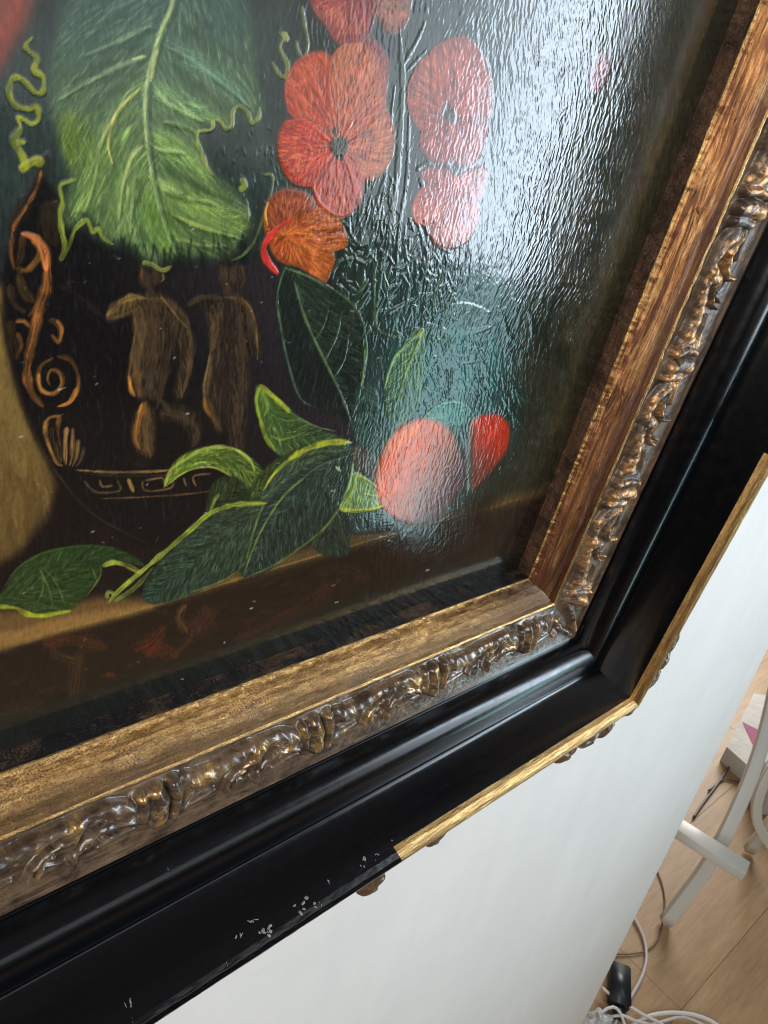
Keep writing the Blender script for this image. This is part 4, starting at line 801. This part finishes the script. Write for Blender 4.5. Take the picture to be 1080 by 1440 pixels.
def strip_mats():
    D = {}
    # worn water gilding over red-brown bole.  attribute sw = (along, across-arc, tone)
    def gild(name, g0, g1, dark, wear, rough=.42, metal=.75, stretch=.62, spec=.5, corner=0, patina_shade=None, sharp=.05):
        m = Mat(name); c = m.coord('sw', (stretch, 1, 1)); c1 = m.coord('sw', (1, 1, 1))
        big = m.noise(c, 11, 6, .66, .5); mid = m.noise(c, 85, 6, .7, .5); fin = m.noise(c1, 230, 4, .7); vf = m.noise(c1, 620, 3, .7); streak = m.noise(m.coord('sw', (.07, 1, 1)), 120, 5, .65)
        gold = m.mix(m.ramp(mid, [(.38, 0.), (.60, 1.)]), g0, g1)
        gold = m.mix(m.ramp(streak, [(.50, .0), (.62, .6)]), gold, dark)
        w = m.ramp(m.math('ADD', m.math('MULTIPLY', big, .62), m.math('MULTIPLY', fin, .38)), [(wear - sharp, 1.), (wear + sharp, 0.)])
        col = m.mix(w, gold, dark)
        fine = m.math('ADD', m.math('MULTIPLY', fin, .5), m.math('MULTIPLY', vf, .5))
        col = m.mix(m.ramp(fine, [(.36, .85), (.5, 0.)]), col, tuple(x * .45 for x in dark))
        col = m.mix(m.ramp(fine, [(.55, 0.), (.68, .7)]), col, tuple(min(1, x * 1.5) for x in g0))
        if corner:                                            # grime plus painted-in corner shade towards the mitre
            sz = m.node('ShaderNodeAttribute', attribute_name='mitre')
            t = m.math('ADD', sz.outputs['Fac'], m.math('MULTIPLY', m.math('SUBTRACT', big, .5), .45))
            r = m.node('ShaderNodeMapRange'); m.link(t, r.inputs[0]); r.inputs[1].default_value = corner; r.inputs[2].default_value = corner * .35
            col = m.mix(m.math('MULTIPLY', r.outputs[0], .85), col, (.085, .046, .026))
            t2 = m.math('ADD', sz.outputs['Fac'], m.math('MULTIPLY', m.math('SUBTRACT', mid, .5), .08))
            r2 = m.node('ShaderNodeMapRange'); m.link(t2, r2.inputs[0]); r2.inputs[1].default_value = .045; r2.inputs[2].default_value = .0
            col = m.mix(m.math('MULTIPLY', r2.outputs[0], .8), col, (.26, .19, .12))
        if patina_shade:                                            # brown patina plus the cove's hollow shading painted in
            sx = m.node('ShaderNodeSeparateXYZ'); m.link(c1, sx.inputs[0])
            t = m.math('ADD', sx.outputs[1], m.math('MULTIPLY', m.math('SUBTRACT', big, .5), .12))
            r = m.node('ShaderNodeMapRange'); m.link(t, r.inputs[0]); r.inputs[1].default_value = patina_shade[0]; r.inputs[2].default_value = patina_shade[1]
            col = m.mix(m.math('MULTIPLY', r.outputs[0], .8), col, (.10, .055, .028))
        col = m.mix(m.ramp(fin, [(.3, .45), (.5, 0.)]), col, tuple(x * .5 for x in dark))
        m.set(Base_Color=col, Metallic=m.mix(w, (metal,) * 3, (.05,) * 3), Roughness=m.ramp(mid, [(.3, rough - .1), (.7, rough + .14)]), Specular_IOR_Level=spec)
        b = m.bump(mid, .5, .0007); b = m.bump(fin, .6, .0004, b); m.bump(vf, .5, .00018, b)
        return m.m
    D['slip'] = gild('dark_stained_slip', (.17, .10, .05), (.10, .06, .035), (.010, .011, .014), .53, .4, .25, .6, sharp=.018)
    D['slip_r'] = gild('dark_bole_slip', (.20, .10, .055), (.09, .05, .03), (.035, .020, .014), .50, .4, .25, .6, sharp=.03)
    D['cove_b'] = gild('gilded_cove_bright', (.84, .50, .17), (.48, .24, .09), (.08, .036, .02), .425, .32, .85, patina_shade=(.088, .140), corner=.42)
    def shaded_cove(name):  # side-rail gilding with the room's warm brown reflection painted into its colour
        m = Mat(name); c1 = m.coord('sw'); cs = m.coord('sw', (.075, 1, 1)); cm_ = m.coord('sw', (.3, 1, 1)); mt = m.node('ShaderNodeAttribute', attribute_name='mitre').outputs['Fac']
        wav = m.noise(cs, 38, 5, .55, 2.6); wid = m.noise(cs, 22, 4, .6, 1.4); blot = m.noise(cm_, 26, 5, .7, .8); fin = m.noise(c1, 240, 4, .7); vf = m.noise(c1, 640, 3, .7)
        col = m.ramp(wav, [(.30, (.07, .028, .016)), (.44, (.30, .12, .05)), (.54, (.62, .29, .11)), (.66, (.86, .50, .22))])
        col = m.mix(m.ramp(wid, [(.36, .85), (.50, 0.)]), col, (.16, .062, .035))
        col = m.mix(m.ramp(blot, [(.56, 0.), (.64, .8)]), col, (.80, .47, .19))
        col = m.mix(m.ramp(blot, [(.36, .85), (.42, 0.)]), col, (.06, .028, .018))
        col = m.mix(m.ramp(m.math('ADD', m.math('MULTIPLY', fin, .5), m.math('MULTIPLY', vf, .5)), [(.36, .8), (.47, 0.)]), col, (.045, .02, .012))
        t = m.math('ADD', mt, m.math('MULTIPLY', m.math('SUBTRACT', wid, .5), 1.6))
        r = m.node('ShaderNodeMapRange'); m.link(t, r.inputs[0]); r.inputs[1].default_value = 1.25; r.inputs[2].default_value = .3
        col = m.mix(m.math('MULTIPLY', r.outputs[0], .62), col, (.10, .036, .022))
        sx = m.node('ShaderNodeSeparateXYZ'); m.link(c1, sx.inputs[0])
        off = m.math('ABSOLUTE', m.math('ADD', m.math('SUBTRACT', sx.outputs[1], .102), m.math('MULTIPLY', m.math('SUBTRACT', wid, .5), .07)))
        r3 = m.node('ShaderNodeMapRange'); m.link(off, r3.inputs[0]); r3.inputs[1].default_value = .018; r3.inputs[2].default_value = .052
        col = m.mix(m.math('MULTIPLY', r3.outputs[0], .75), col, (.085, .032, .02))  # both edges browned: the hollow's shading painted in
        m.set(Base_Color=col, Metallic=m.ramp(wav, [(.38, .35), (.55, .9)]), Roughness=m.ramp(blot, [(.3, .26), (.7, .46)]), Specular_IOR_Level=.5)
        b = m.bump(wav, .8, .0012); b = m.bump(blot, .5, .0010, b); b = m.bump(fin, .6, .0004, b); m.bump(vf, .4, .00015, b); return m.m
    D['cove_r'] = shaded_cove('gilded_cove_shaded'); _unused = lambda: gild('gilded_cove_dim', (.70, .36, .14), (.36, .15, .07), (.08, .035, .02), .42, .32, .85, stretch=.3, patina_shade=(.13, .22))
    D['rim'] = gild('gilded_rim', (.78, .52, .2), (.5, .27, .1), (.12, .06, .03), .36, .30, .85, stretch=.12)
    # carved band: brown-black patina, gold left on the high places
    def carvemat(name, g, amt, coat, rg):
        m = Mat(name); c = m.coord('sw'); h = m.node('ShaderNodeAttribute', attribute_name='relief').outputs['Fac']
        big = m.noise(c, 15, 5, .65, .5); mid = m.noise(c, 95, 5, .7, .3); fin = m.noise(c, 380, 4, .7); st_ = m.noise(m.coord('sw', (.12, 1, 1)), 70, 5, .65)
        base = m.mix(m.ramp(big, [(.40, 0.), (.60, 1.)]), (.042, .025, .017), (.14, .088, .052))
        base = m.mix(m.ramp(st_, [(.48, 0.), (.62, .6)]), base, (.23, .155, .09))
        base = m.mix(m.ramp(fin, [(.38, .6), (.48, 0.)]), base, (.02, .014, .011))
        hh = m.math('MULTIPLY', h, 4.5)
        k = m.ramp(m.math('ADD', hh, m.math('ADD', m.math('MULTIPLY', big, .66), m.math('MULTIPLY', mid, .30))), [(amt, 0.), (amt + .05, 1.)])
        col = m.mix(k, base, m.mix(m.ramp(mid, [(.35, 0.), (.6, 1.)]), tuple(x * .4 for x in g), g))
        m.set(Base_Color=col, Metallic=m.math('MULTIPLY', k, .75), Roughness=m.ramp(mid, [(.3, rg), (.7, rg + .2)]), Specular_IOR_Level=.6)
        m.set(Coat_Weight=coat, Coat_Roughness=.16)
        b = m.bump(mid, .2, .0005); m.bump(fin, .3, .0002, b); return m.m
    D['carve_b'] = carvemat('carved_band_patina', (.60, .36, .13), .625, .8, .20)
    D['carve_r'] = carvemat('carved_band_patina_warm', (.62, .34, .15), .57, .15, .34)
    m = Mat('black_lacquer'); c = m.coord('sw'); c2 = m.coord('sw', (.06, 1, 1))
    n = m.noise(c2, 55, 4); sc = m.noise(c, 75, 5, .75); f = m.noise(c, 700, 3)
    chip = m.ramp(m.math('MULTIPLY', m.ramp(sc, [(.70, 0.), (.735, 1.)]), m.ramp(f, [(.42, 0.), (.5, 1.)])), [(.4, 0.), (.6, 1.)])
    m.set(Base_Color=m.mix(chip, m.mix(n, (.0012, .0014, .0022), (.003, .0035, .005)), (.28, .25, .21)), Roughness=m.ramp(m.noise(c, 30, 4), [(.3, .17), (.7, .25)]), Specular_IOR_Level=.5)
    b = m.bump(n, .08, .0006); m.bump(m.noise(c, 400, 3), .06, .0001, b); D['black'] = m.m
    m = Mat('side_wood'); c = m.coord(); m.set(Base_Color=m.ramp(m.noise(c, 60, 5), [(.3, (.03, .02, .016)), (.7, (.09, .06, .04))]), Roughness=.5); D['side'] = m.m
    return D
DM = strip_mats()

def make_rail(side, hi):
    """side: 'B' bottom, 'R' right, 'L' left, 'T' top"""
    w, h, par = prof_resample(520 if hi else 90)
    if side in 'BT': a0, a1, sgn = UL, U0, 1
    else: a0, a1, sgn = VT, V0, 1
    # sample positions along the rail (fine where the photograph looks)
    if hi:
        lo = .1 if side == 'B' else -.75
        t = np.concatenate([np.linspace(a0, lo, 40, endpoint=False), np.linspace(lo, a1, 820 if side == 'B' else 900)])
    else: t = np.linspace(a0, a1, 60)
    f = (t - a0) / (a1 - a0)
    st = (a0 - w)[:, None] * (1 - f) + (a1 + w)[:, None] * f            # mitred ends
    # carved band
    c0, c1 = cut_index(w, h, .084, .126), cut_index(w, h, .262, .152)
    W = np.repeat(w[:, None], len(t), 1); Hh = np.repeat(h[:, None], len(t), 1); Q = (W - .080) / (.262 - .080)
    rel = np.zeros_like(W)
    band = slice(c0, c1 + 1)
    s0 = {'B': .462, 'R': .045, 'L': .1, 'T': .2}[side]
    d, rl = carve(st[band], Q[band], s0, 1.0 if side in 'BT' else -1.0, {'B': 0, 'R': 7, 'L': 3, 'T': 5}[side])
    # near the mitre the carving runs into a corner leaf
    cor = sm(a1 + W[band] - st[band], 0, .12)
    cl = caps(a1 + W[band] - st[band], Q[band], [(.02, .75), (.045, .55), (.04, .30)], (.024, .015), .026, .185)
    d = d * cor + cl * (1 - cor * .3) * (1 - cor); rel[band] = rl * cor + cl * (1 - cor)
    # normals of the profile
    dw, dh = np.gradient(w), np.gradient(h); L = np.hypot(dw, dh) + 1e-9; nw, nh = -dh / L, dw / L
    full = np.zeros_like(W); full[band] = d
    # worn unevenness everywhere: cove and lips
    worn = np.exp(-((W - .035) / .03) ** 2) * .0022 * (fbm(st * 18, par[:, None] * 30, 4, 6) - .5) * 2 + np.exp(-((W - .002) / .006) ** 2) * .0055 * (fbm(st * 45, par[:, None] * 20, 3, 8) - .5) * 2
    worn += np.exp(-((W - .069) / .006) ** 2) * .0024 * (fbm(st * 38, par[:, None] * 30, 3, 9) - .5) * 2
    worn += np.exp(-((W - .485) / .02) ** 2) * .0012 * (fbm(st * 30, par[:, None] * 80, 3, 12) - .5) * 2
    worn *= (np.arange(len(w)) > 2)[:, None]
    full = full + worn
    W2 = W + full * nw[:, None]; H2 = Hh + full * nh[:, None]
    # the ends stay on the mitre plane
    st2 = st + (W2 - W) * (2 * f - 1)
    if side == 'B': u, v = st2, V0 + W2
    elif side == 'T': u, v = st2, VT - W2
    elif side == 'R': u, v = U0 + W2, st2
    else: u, v = UL - W2, st2
    V = P3(u, v, H2).reshape(len(w), len(t), 3)
    rail = empty('frame_rail', (0, 0, 0), parent=root)
    arc = np.repeat(par[:, None], len(t), 1)
    def part(name, i0, i1, mat, j0=0, j1=None):
        j1 = len(t) if j1 is None else j1
        sub = V[i0:i1 + 1, j0:j1]
        fl = side in 'BL'
        o = mesh_obj(name, sub.reshape(-1, 3), grid_faces(i1 - i0 + 1, j1 - j0, flip=not fl), mat, rail)
        o.data.materials[0] = mat
        sl = (slice(i0, i1 + 1), slice(j0, j1))
        vec_attr(o, 'sw', np.stack([st[sl] + {'B': 0, 'R': 5, 'L': 9, 'T': 13}[side], arc[sl], rel[sl] * 0], -1).reshape(-1, 3))
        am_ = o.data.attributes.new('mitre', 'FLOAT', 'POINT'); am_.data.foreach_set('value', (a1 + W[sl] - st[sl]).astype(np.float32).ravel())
        at = o.data.attributes.new('relief', 'FLOAT', 'POINT'); at.data.foreach_set('value', rel[sl].astype(np.float32).ravel())
        return o
    k1, k2, k3, k4, k5, k6 = (cut_index(w, h, *q) for q in ((-.003, .05), (.063, .128), (.262, .152), (.462, .352), (.511, .360), (.505, -.085)))
    part('sight_slip', 0, k1 - 1, DM['slip' if side in 'BT' else 'slip_r'])
    kl = cut_index(w, h, .001, .0555)
    part('gilt_lip', k1 - 1, kl, DM['rim'])
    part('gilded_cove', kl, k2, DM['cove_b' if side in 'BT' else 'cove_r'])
    kb = cut_index(w, h, .077, .128)
    part('gilt_bead', k2, kb, DM['rim'])
    part('carved_band', kb, k3, DM['carve_b' if side in 'BT' else 'carve_r'])
    part('black_moulding', k3, k4, DM['black'])
    # rim: gilded only near the corners, black between
    g = {'B': 1.04, 'R': .64, 'L': .64, 'T': 1.04}[side]
    jg = int(np.argmin(np.abs(st[k4] - g))); a_ = part('gilt_rim', k4, k5, DM['rim'], jg, None); part('black_rim', k4, k5, DM['black'], 0, jg + 1)
    part('side_face', k5, k6, DM['side'])
    return rail
RAILS = {s_: make_rail(s_, s_ in 'BR') for s_ in 'BRLT'}

# ------------------------------------------------------------------ ornaments applied to the outer edge of the frame
def ico(sub):
    import bmesh
    bm = bmesh.new(); bmesh.ops.create_icosphere(bm, subdivisions=sub, radius=1.0)
    V = np.array([v.co[:] for v in bm.verts]); F = [[v.index for v in f.verts] for f in bm.faces]; bm.free(); return V, F
ICO = ico(4)
def lumps(name, items, mat, parent, seed=0, conv=True):
    V = []; F = []
    for k, (c, r, ax, twist) in enumerate(items):
        v = ICO[0].copy(); a = np.arctan2(v[:, 1], v[:, 0]); e = v[:, 2]
        d = 1 + .22 * (fbm(v[:, 0] * 2.3 + 40 + seed + k, v[:, 1] * 2.3 + e * 1.7 + 40, 3, k + seed) - .5) + .10 * np.sin(a * twist + e * 3)
        v = v * d[:, None] * np.array(r); ca, sa = math.cos(ax), math.sin(ax)
        v = np.stack([v[:, 0] * ca - v[:, 1] * sa, v[:, 0] * sa + v[:, 1] * ca, v[:, 2]], 1) + np.array(c)
        n0 = sum(len(q) for q in V); V.append(v); F += [[i + n0 for i in f] for f in ICO[1]]
    V = np.concatenate(V)
    if conv: V = P3(V[:, 0], V[:, 1], V[:, 2])
    return mesh_obj(name, V, F, mat, parent)
vo = V0 + .51
orn = DM['carve_b']
lumps('edge_ornament', [((1.005, vo + .080, .338), (.046, .052, .030), .15, 5), ((.965, vo + .055, .338), (.030, .030, .022), .1, 4), ((1.05, vo + .02, .348), (.026, .030, .016), .2, 6)], orn, RAILS['B'], 3)
lumps('edge_ornament', [((1.235, vo + .058, .342), (.036, .038, .022), .25, 5), ((1.27, vo + .058, .342), (.014, .026, .014), .1, 4)], orn, RAILS['B'], 11)
lumps('edge_ornament', [((1.86, vo + .062, .342), (.06, .045, .026), .1, 5), ((2.00, vo + .062, .342), (.062, .050, .026), -.1, 4), ((2.11, vo + .07, .338), (.035, .05, .03), .4, 7)], orn, RAILS['B'], 17)
uo = U0 + .51
lumps('edge_ornament', [((uo + .085, V0 + .43, .345), (.034, .05, .02), .2, 7), ((uo + .09, V0 + .34, .345), (.030, .05, .02), -.2, 8), ((uo + .08, V0 + .25, .345), (.026, .05, .018), .1, 9)], DM['carve_b'], RAILS['R'], 23)
lumps('corner_ornament', [((uo + .05, V0 + .545, .335), (.035, .045, .025), .7, 7), ((uo + .025, V0 + .565, .34), (.035, .03, .022), .2, 5), ((uo + .06, V0 + .50, .34), (.028, .035, .02), .4, 6)], DM['carve_b'], RAILS['R'], 31)
lumps('rim_bead', [((U0 + .490, .60, .378), (.030, .045, .022), .0, 3)], DM['rim'], RAILS['R'], 29)
# knocked places on the black rim where the ground shows
def chips(items):
    m = Mat('bared_plaster'); c = m.coord(); m.set(Base_Color=m.ramp(m.noise(c, 900, 4, .7), [(.35, (.10, .085, .07)), (.62, (.34, .32, .30))]), Roughness=.5, Coat_Weight=.4, Coat_Roughness=.15); m.bump(m.noise(c, 700, 4), 1.0, .0006)
    w, h, par = prof_resample(520); kx = int(np.argmax(w)); w, h = w[:kx], h[:kx]
    dw, dh = np.gradient(w), np.gradient(h); L_n = np.hypot(dw, dh) + 1e-9; nw, nh = -dh / L_n, dw / L_n
    def hit(px, py):                      # point of the bottom moulding seen at a place of the photograph
        c_ = RC @ np.array([px - 540, py - 720, FPX]); v = c_[1] / c_[2] * (1 - h) - V0; g = np.abs(v - w); ok = np.nonzero(g < .006)[0]
        i = int(ok[np.argmax(h[ok])]) if len(ok) else int(np.argmin(g)); return c_[0] / c_[2] * (1 - h[i]), i
    for (px, py, n, rx, ry) in items:
        for _ in range(n):
            cx, cy = px + prg.normal(0, rx * .5), py + prg.normal(0, ry * .5); l = prg.uniform(.12, .42); nn = 9; V = []
            tw = prg.uniform(-.6, .6)
            for t_ in np.linspace(0, 6.283, nn, endpoint=False):
                q = l * prg.uniform(.4, 1.0); u, i = hit(cx + rx * q * math.cos(t_) + tw * ry * q * math.sin(t_), cy + ry * q * math.sin(t_)); V.append((u, V0 + w[i] + .0008 * nw[i], h[i] + .0008 * nh[i]))
            u, i = hit(cx, cy); V.append((u, V0 + w[i] + .003 * nw[i], h[i] + .003 * nh[i])); V = np.array(V)
            mesh_obj('chipped_spot', P3(V[:, 0], V[:, 1], V[:, 2]), [(nn, (j + 1) % nn, j) for j in range(nn)], m.m, RAILS['B'])
chips([(374, 1308, 8, 13, 15), (354, 1294, 4, 14, 5), (340, 1318, 4, 6, 10), (428, 1276, 5, 12, 12), (450, 1270, 4, 10, 8), (512, 1212, 4, 6, 14), (528, 1203, 3, 6, 6), (462, 1240, 2, 4, 8), (183, 1408, 4, 5, 16), (188, 1428, 2, 3, 12), (318, 1355, 2, 3, 6), (240, 1218, 2, 4, 3), (80, 1376, 2, 4, 2), (550, 1183, 2, 4, 4)])

# ------------------------------------------------------------------ the room beyond the wall's corner
def tube(P, rad, n=8, flat=None):
    """P list of Vector; returns verts, faces of a swept tube"""
    Q = spline([tuple(p) for p in P], False, .02) if len(P) > 2 else np.array([tuple(p) for p in P], float)
    Q = Q.astype(float); T = np.gradient(Q, axis=0); V = []; F = []
    up = np.array((0, 0, 1.0)); 
    for q, t in zip(Q, T):
        t = t / (np.linalg.norm(t) + 1e-9); a = np.cross(t, up); 
        if np.linalg.norm(a) < .05: a = np.cross(t, (1, 0, 0))
        a /= np.linalg.norm(a); b = np.cross(a, t)
        for k in range(n): an = 2 * math.pi * k / n; V.append(q + (a * math.cos(an) + b * math.sin(an)) * rad)
    for i in range(len(Q) - 1):
        for k in range(n): F.append((i * n + k, i * n + (k + 1) % n, (i + 1) * n + (k + 1) % n, (i + 1) * n + k))
    F.append(list(range(n))[::-1]); F.append([(len(Q) - 1) * n + k for k in range(n)])
    return V, F
def px3(pts): return [on_floor(x, y, z) for x, y, z in pts]
def board(P, wv, th, name, mat, parent, wdir=None):
    """rounded board swept along points; wv width, th thickness"""
    Q = np.array([tuple(p) for p in P], float) if len(P) == 2 else spline([tuple(p) for p in P], False, .03).astype(float)
    T = np.gradient(Q, axis=0); V = []; F = []; r = min(wv, th) * .10
    pr = []
    for sx_, sy_ in ((1, 1), (-1, 1), (-1, -1), (1, -1)):
        for k in range(4):
            a0 = {(1, 1): 0, (-1, 1): 90, (-1, -1): 180, (1, -1): 270}[(sx_, sy_)] + k * 30; a0 = math.radians(a0)
            pr.append((sx_ * (wv / 2 - r) + r * math.cos(a0), sy_ * (th / 2 - r) + r * math.sin(a0)))
    n = len(pr); wd_ = np.array(wdir if wdir is not None else (0, 0, 1.0))
    for q, t in zip(Q, T):
        t = t / np.linalg.norm(t); b = np.cross(t, wd_); b /= np.linalg.norm(b); a = np.cross(b, t)
        for x, y in pr: V.append(q + a * x + b * y)
    for i in range(len(Q) - 1):
        for k in range(n): F.append((i * n + k, i * n + (k + 1) % n, (i + 1) * n + (k + 1) % n, (i + 1) * n + k))
    F.append(list(range(n))[::-1]); F.append([(len(Q) - 1) * n + k for k in range(n)])
    return mesh_obj(name, V, F, mat, parent)
wm_ = Mat('white_lacquered_wood'); wm_.set(Base_Color=(.66, .65, .60), Roughness=.35); wm_.bump(wm_.noise(wm_.coord(), 60, 3), .1, .001)
f0 = on_floor(935, 1298)
ch = empty('chair', f0); tag(ch, 'white wooden chair with curved legs and a flat stretcher beyond the wall corner', 'chair')
def rel_(P): return [p - f0 for p in P]
l1 = px3([(936, 1296, .012), (962, 1262, .10), (990, 1224, .19), (1016, 1180, .29), (1040, 1130, .38), (1062, 1075, .47), (1080, 1015, .56), (1094, 950, .66)])
axis = (l1[-1] - l1[0]).normalized()
board(rel_(l1), .034, .024, 'leg', wm_.m, ch, wdir=(.6, -.8, .1))
b1 = px3([(915, 1140, .34), (1049, 1226, .335)])
board(rel_(b1), .030, .050, 'stretcher', wm_.m, ch)
l2 = px3([(1053, 1196, .012), (1072, 1172, .10), (1096, 1140, .2), (1130, 1080, .33)])
board(rel_(l2), .03, .024, 'leg', wm_.m, ch, wdir=(.6, -.8, .1))
l3 = px3([(1100, 1206, .16), (1082, 1186, .19), (1066, 1160, .24), (1064, 1130, .30), (1074, 1100, .36), (1092, 1070, .42)])
board(rel_(l3), .026, .022, 'arm_bow', wm_.m, ch, wdir=(.6, -.8, .1))
# cables
def cord(name, pts, rad, col, label, cat='cable', group=None, rough=.4):
    m = Mat(name + '_rubber'); m.set(Base_Color=col, Roughness=rough)
    P = px3(pts); c = P[0]; V, F = tube([p - c for p in P], rad); o = mesh_obj(name, V, F, m.m); o.location = c; tag(o, label, cat, group); return o
cord('power_cable', [(880, 1270, .006), (893, 1293, .006), (905, 1318, .006), (909, 1345, .006), (903, 1372, .006), (888, 1400, .006), (872, 1425, .006), (860, 1450, .006)], .0042, (.62, .56, .53), 'pale cable curving down the floor beside the wall corner')
cord('thin_cable', [(920, 1215, .004), (930, 1240, .004), (935, 1265, .004), (932, 1296, .004), (925, 1322, .004), (910, 1336, .004), (890, 1341, .004), (862, 1342, .004)], .0022, (.16, .095, .07), 'thin brown cord curling past the foot of the white chair')
cord('white_cable', [(880, 1452, .012), (895, 1438, .012), (915, 1428, .012), (945, 1424, .012), (975, 1427, .012), (1000, 1436, .012), (1020, 1450, .012)], .0046, (.72, .70, .66), 'white cable arching along the bottom edge of the floor')
cord('flat_cable', [(846, 1388, .02), (860, 1400, .02), (885, 1415, .02), (905, 1427, .02), (925, 1437, .02), (950, 1452, .02)], .0036, (.66, .60, .58), 'pale straight cord crossing over the black power adapter')
cord('dark_cable', [(1064, 1026, .006), (1046, 1052, .006), (1026, 1078, .006), (1008, 1104, .006), (990, 1128, .006), (975, 1150, .006)], .004, (.10, .07, .06), 'dark cord running along the wall behind the white chair')
cord('brown_cable', [(1080, 1064, .006), (1056, 1076, .006), (1040, 1100, .006), (1020, 1095, .006), (996, 1112, .006)], .003, (.14, .09, .07), 'looped brown cord on the floor near the bag')
# power adapter
p0, p1 = on_floor(868, 1364, .0), on_floor(868, 1420, .0); d = (p1 - p0); L_ = d.length; ang = math.atan2(d.y, d.x)
am = Mat('black_plastic'); am.set(Base_Color=(.012, .014, .018), Roughness=.4)
import bmesh
def rbox(name, sx, sy, sz, mat, parent=None, bev=.004, loc=(0, 0, 0)):
    bm = bmesh.new(); bmesh.ops.create_cube(bm, size=1)
    for v in bm.verts: v.co = Vector((v.co.x * sx + loc[0], v.co.y * sy + loc[1], v.co.z * sz + sz / 2 + loc[2]))
    bmesh.ops.bevel(bm, geom=bm.edges[:], offset=bev, segments=3, affect='EDGES')
    me = bpy.data.meshes.new(name); bm.to_mesh(me); bm.free(); me.polygons.foreach_set('use_smooth', [True] * len(me.polygons)); me.materials.append(mat)
    o = bpy.data.objects.new(name, me); COL.objects.link(o)
    if parent: o.parent = parent
    return o
ad = empty('power_adapter', (p0 + p1) / 2, (0, 0, ang)); tag(ad, 'black power adapter lying on the floor by the wall', 'power adapter')
rbox('adapter_body', L_, .052, .034, am.m, ad); rbox('plug', .03, .026, .02, am.m, ad, .003, (L_ / 2 + .016, 0, .005))
# crumpled plastic bag and cloth
def crumple(name, px, py, rx, ry, rz, mat, label, cat, seed, amp=.5):
    c = on_floor(px, py, 0); v = ICO[0].copy()
    d = 1 + amp * (np.abs(fbm(v[:, 0] * 2.6 + seed, v[:, 1] * 2.6 + v[:, 2] * 2.1 + seed, 4, seed) - .5) * 2 - .3)
    v = v * d[:, None] * np.array((rx, ry, rz)); v[:, 2] = np.maximum(v[:, 2] + rz * .72, 0.001)
    o = mesh_obj(name, v, ICO[1], mat); o.location = c; tag(o, label, cat); return o
pm = Mat('thin_plastic'); c = pm.coord(); pm.set(Base_Color=pm.ramp(pm.noise(c, 40, 4), [(.35, (.28, .29, .30)), (.6, (.66, .67, .68))]), Roughness=.25); pm.bump(pm.noise(c, 45, 5, .7), 1.0, .01)
crumple('plastic_bag', 838, 1452, .045, .035, .03, pm.m, 'crumpled clear and grey plastic bag at the foot of the wall', 'bag', 5, .9)
cord('looped_cable', [(836, 1444, .03), (846, 1424, .035), (862, 1416, .035), (872, 1424, .03), (878, 1440, .02), (884, 1454, .01)], .0036, (.62, .63, .64), 'white cable looping in the tangle beside the power adapter')
cord('braided_cable', [(858, 1430, .02), (876, 1428, .025), (894, 1436, .02), (918, 1440, .012), (940, 1434, .01), (962, 1430, .01), (990, 1442, .01), (1004, 1452, .01)], .0034, (.60, .59, .57), 'second white cable lying just in front of the arching one')
cm = Mat('white_cloth'); c = cm.coord(); cm.set(Base_Color=cm.mix(.4, (.62, .60, .60), (.7, .68, .67)), Roughness=.85); cm.bump(cm.noise(c, 14, 4), .8, .02)
crumple('cloth_bundle', 1070, 1132, .06, .06, .10, cm.m, 'white cloth bundled behind the bowed chair arm', 'cloth', 9, .7)
# paper carrier bag with a magenta panel
zt = .07
top = [on_floor(x, y, zt) for x, y in [(1022, 1050), (1060, 1084), (1110, 1066), (1125, 985), (1060, 975)]]; bgp = Vector((top[0].x, top[0].y, 0))
bag = empty('carrier_bag', bgp); tag(bag, 'white paper carrier bag with a magenta triangle lying on the floor', 'bag')
wp = Mat('white_paper'); wp.set(Base_Color=(.60, .58, .55), Roughness=.7); wp.bump(wp.noise(wp.coord(), 9, 4), .6, .02)
mg = Mat('magenta_print'); mg.set(Base_Color=(.33, .03, .14), Roughness=.6)
n_ = len(top); V = [p - bgp for p in top] + [Vector((p.x, p.y, 0)) - bgp for p in top]
mesh_obj('bag_body', V, [list(range(n_))] + [(i, n_ + i, n_ + (i + 1) % n_, (i + 1) % n_) for i in range(n_)], wp.m, bag, smooth=False)
tri = [on_floor(x, y, zt + .002) - bgp for x, y in [(1044, 1015), (1086, 1036), (1072, 1075)]]
mesh_obj('magenta_panel', tri, [(0, 1, 2)], mg.m, bag, smooth=False)
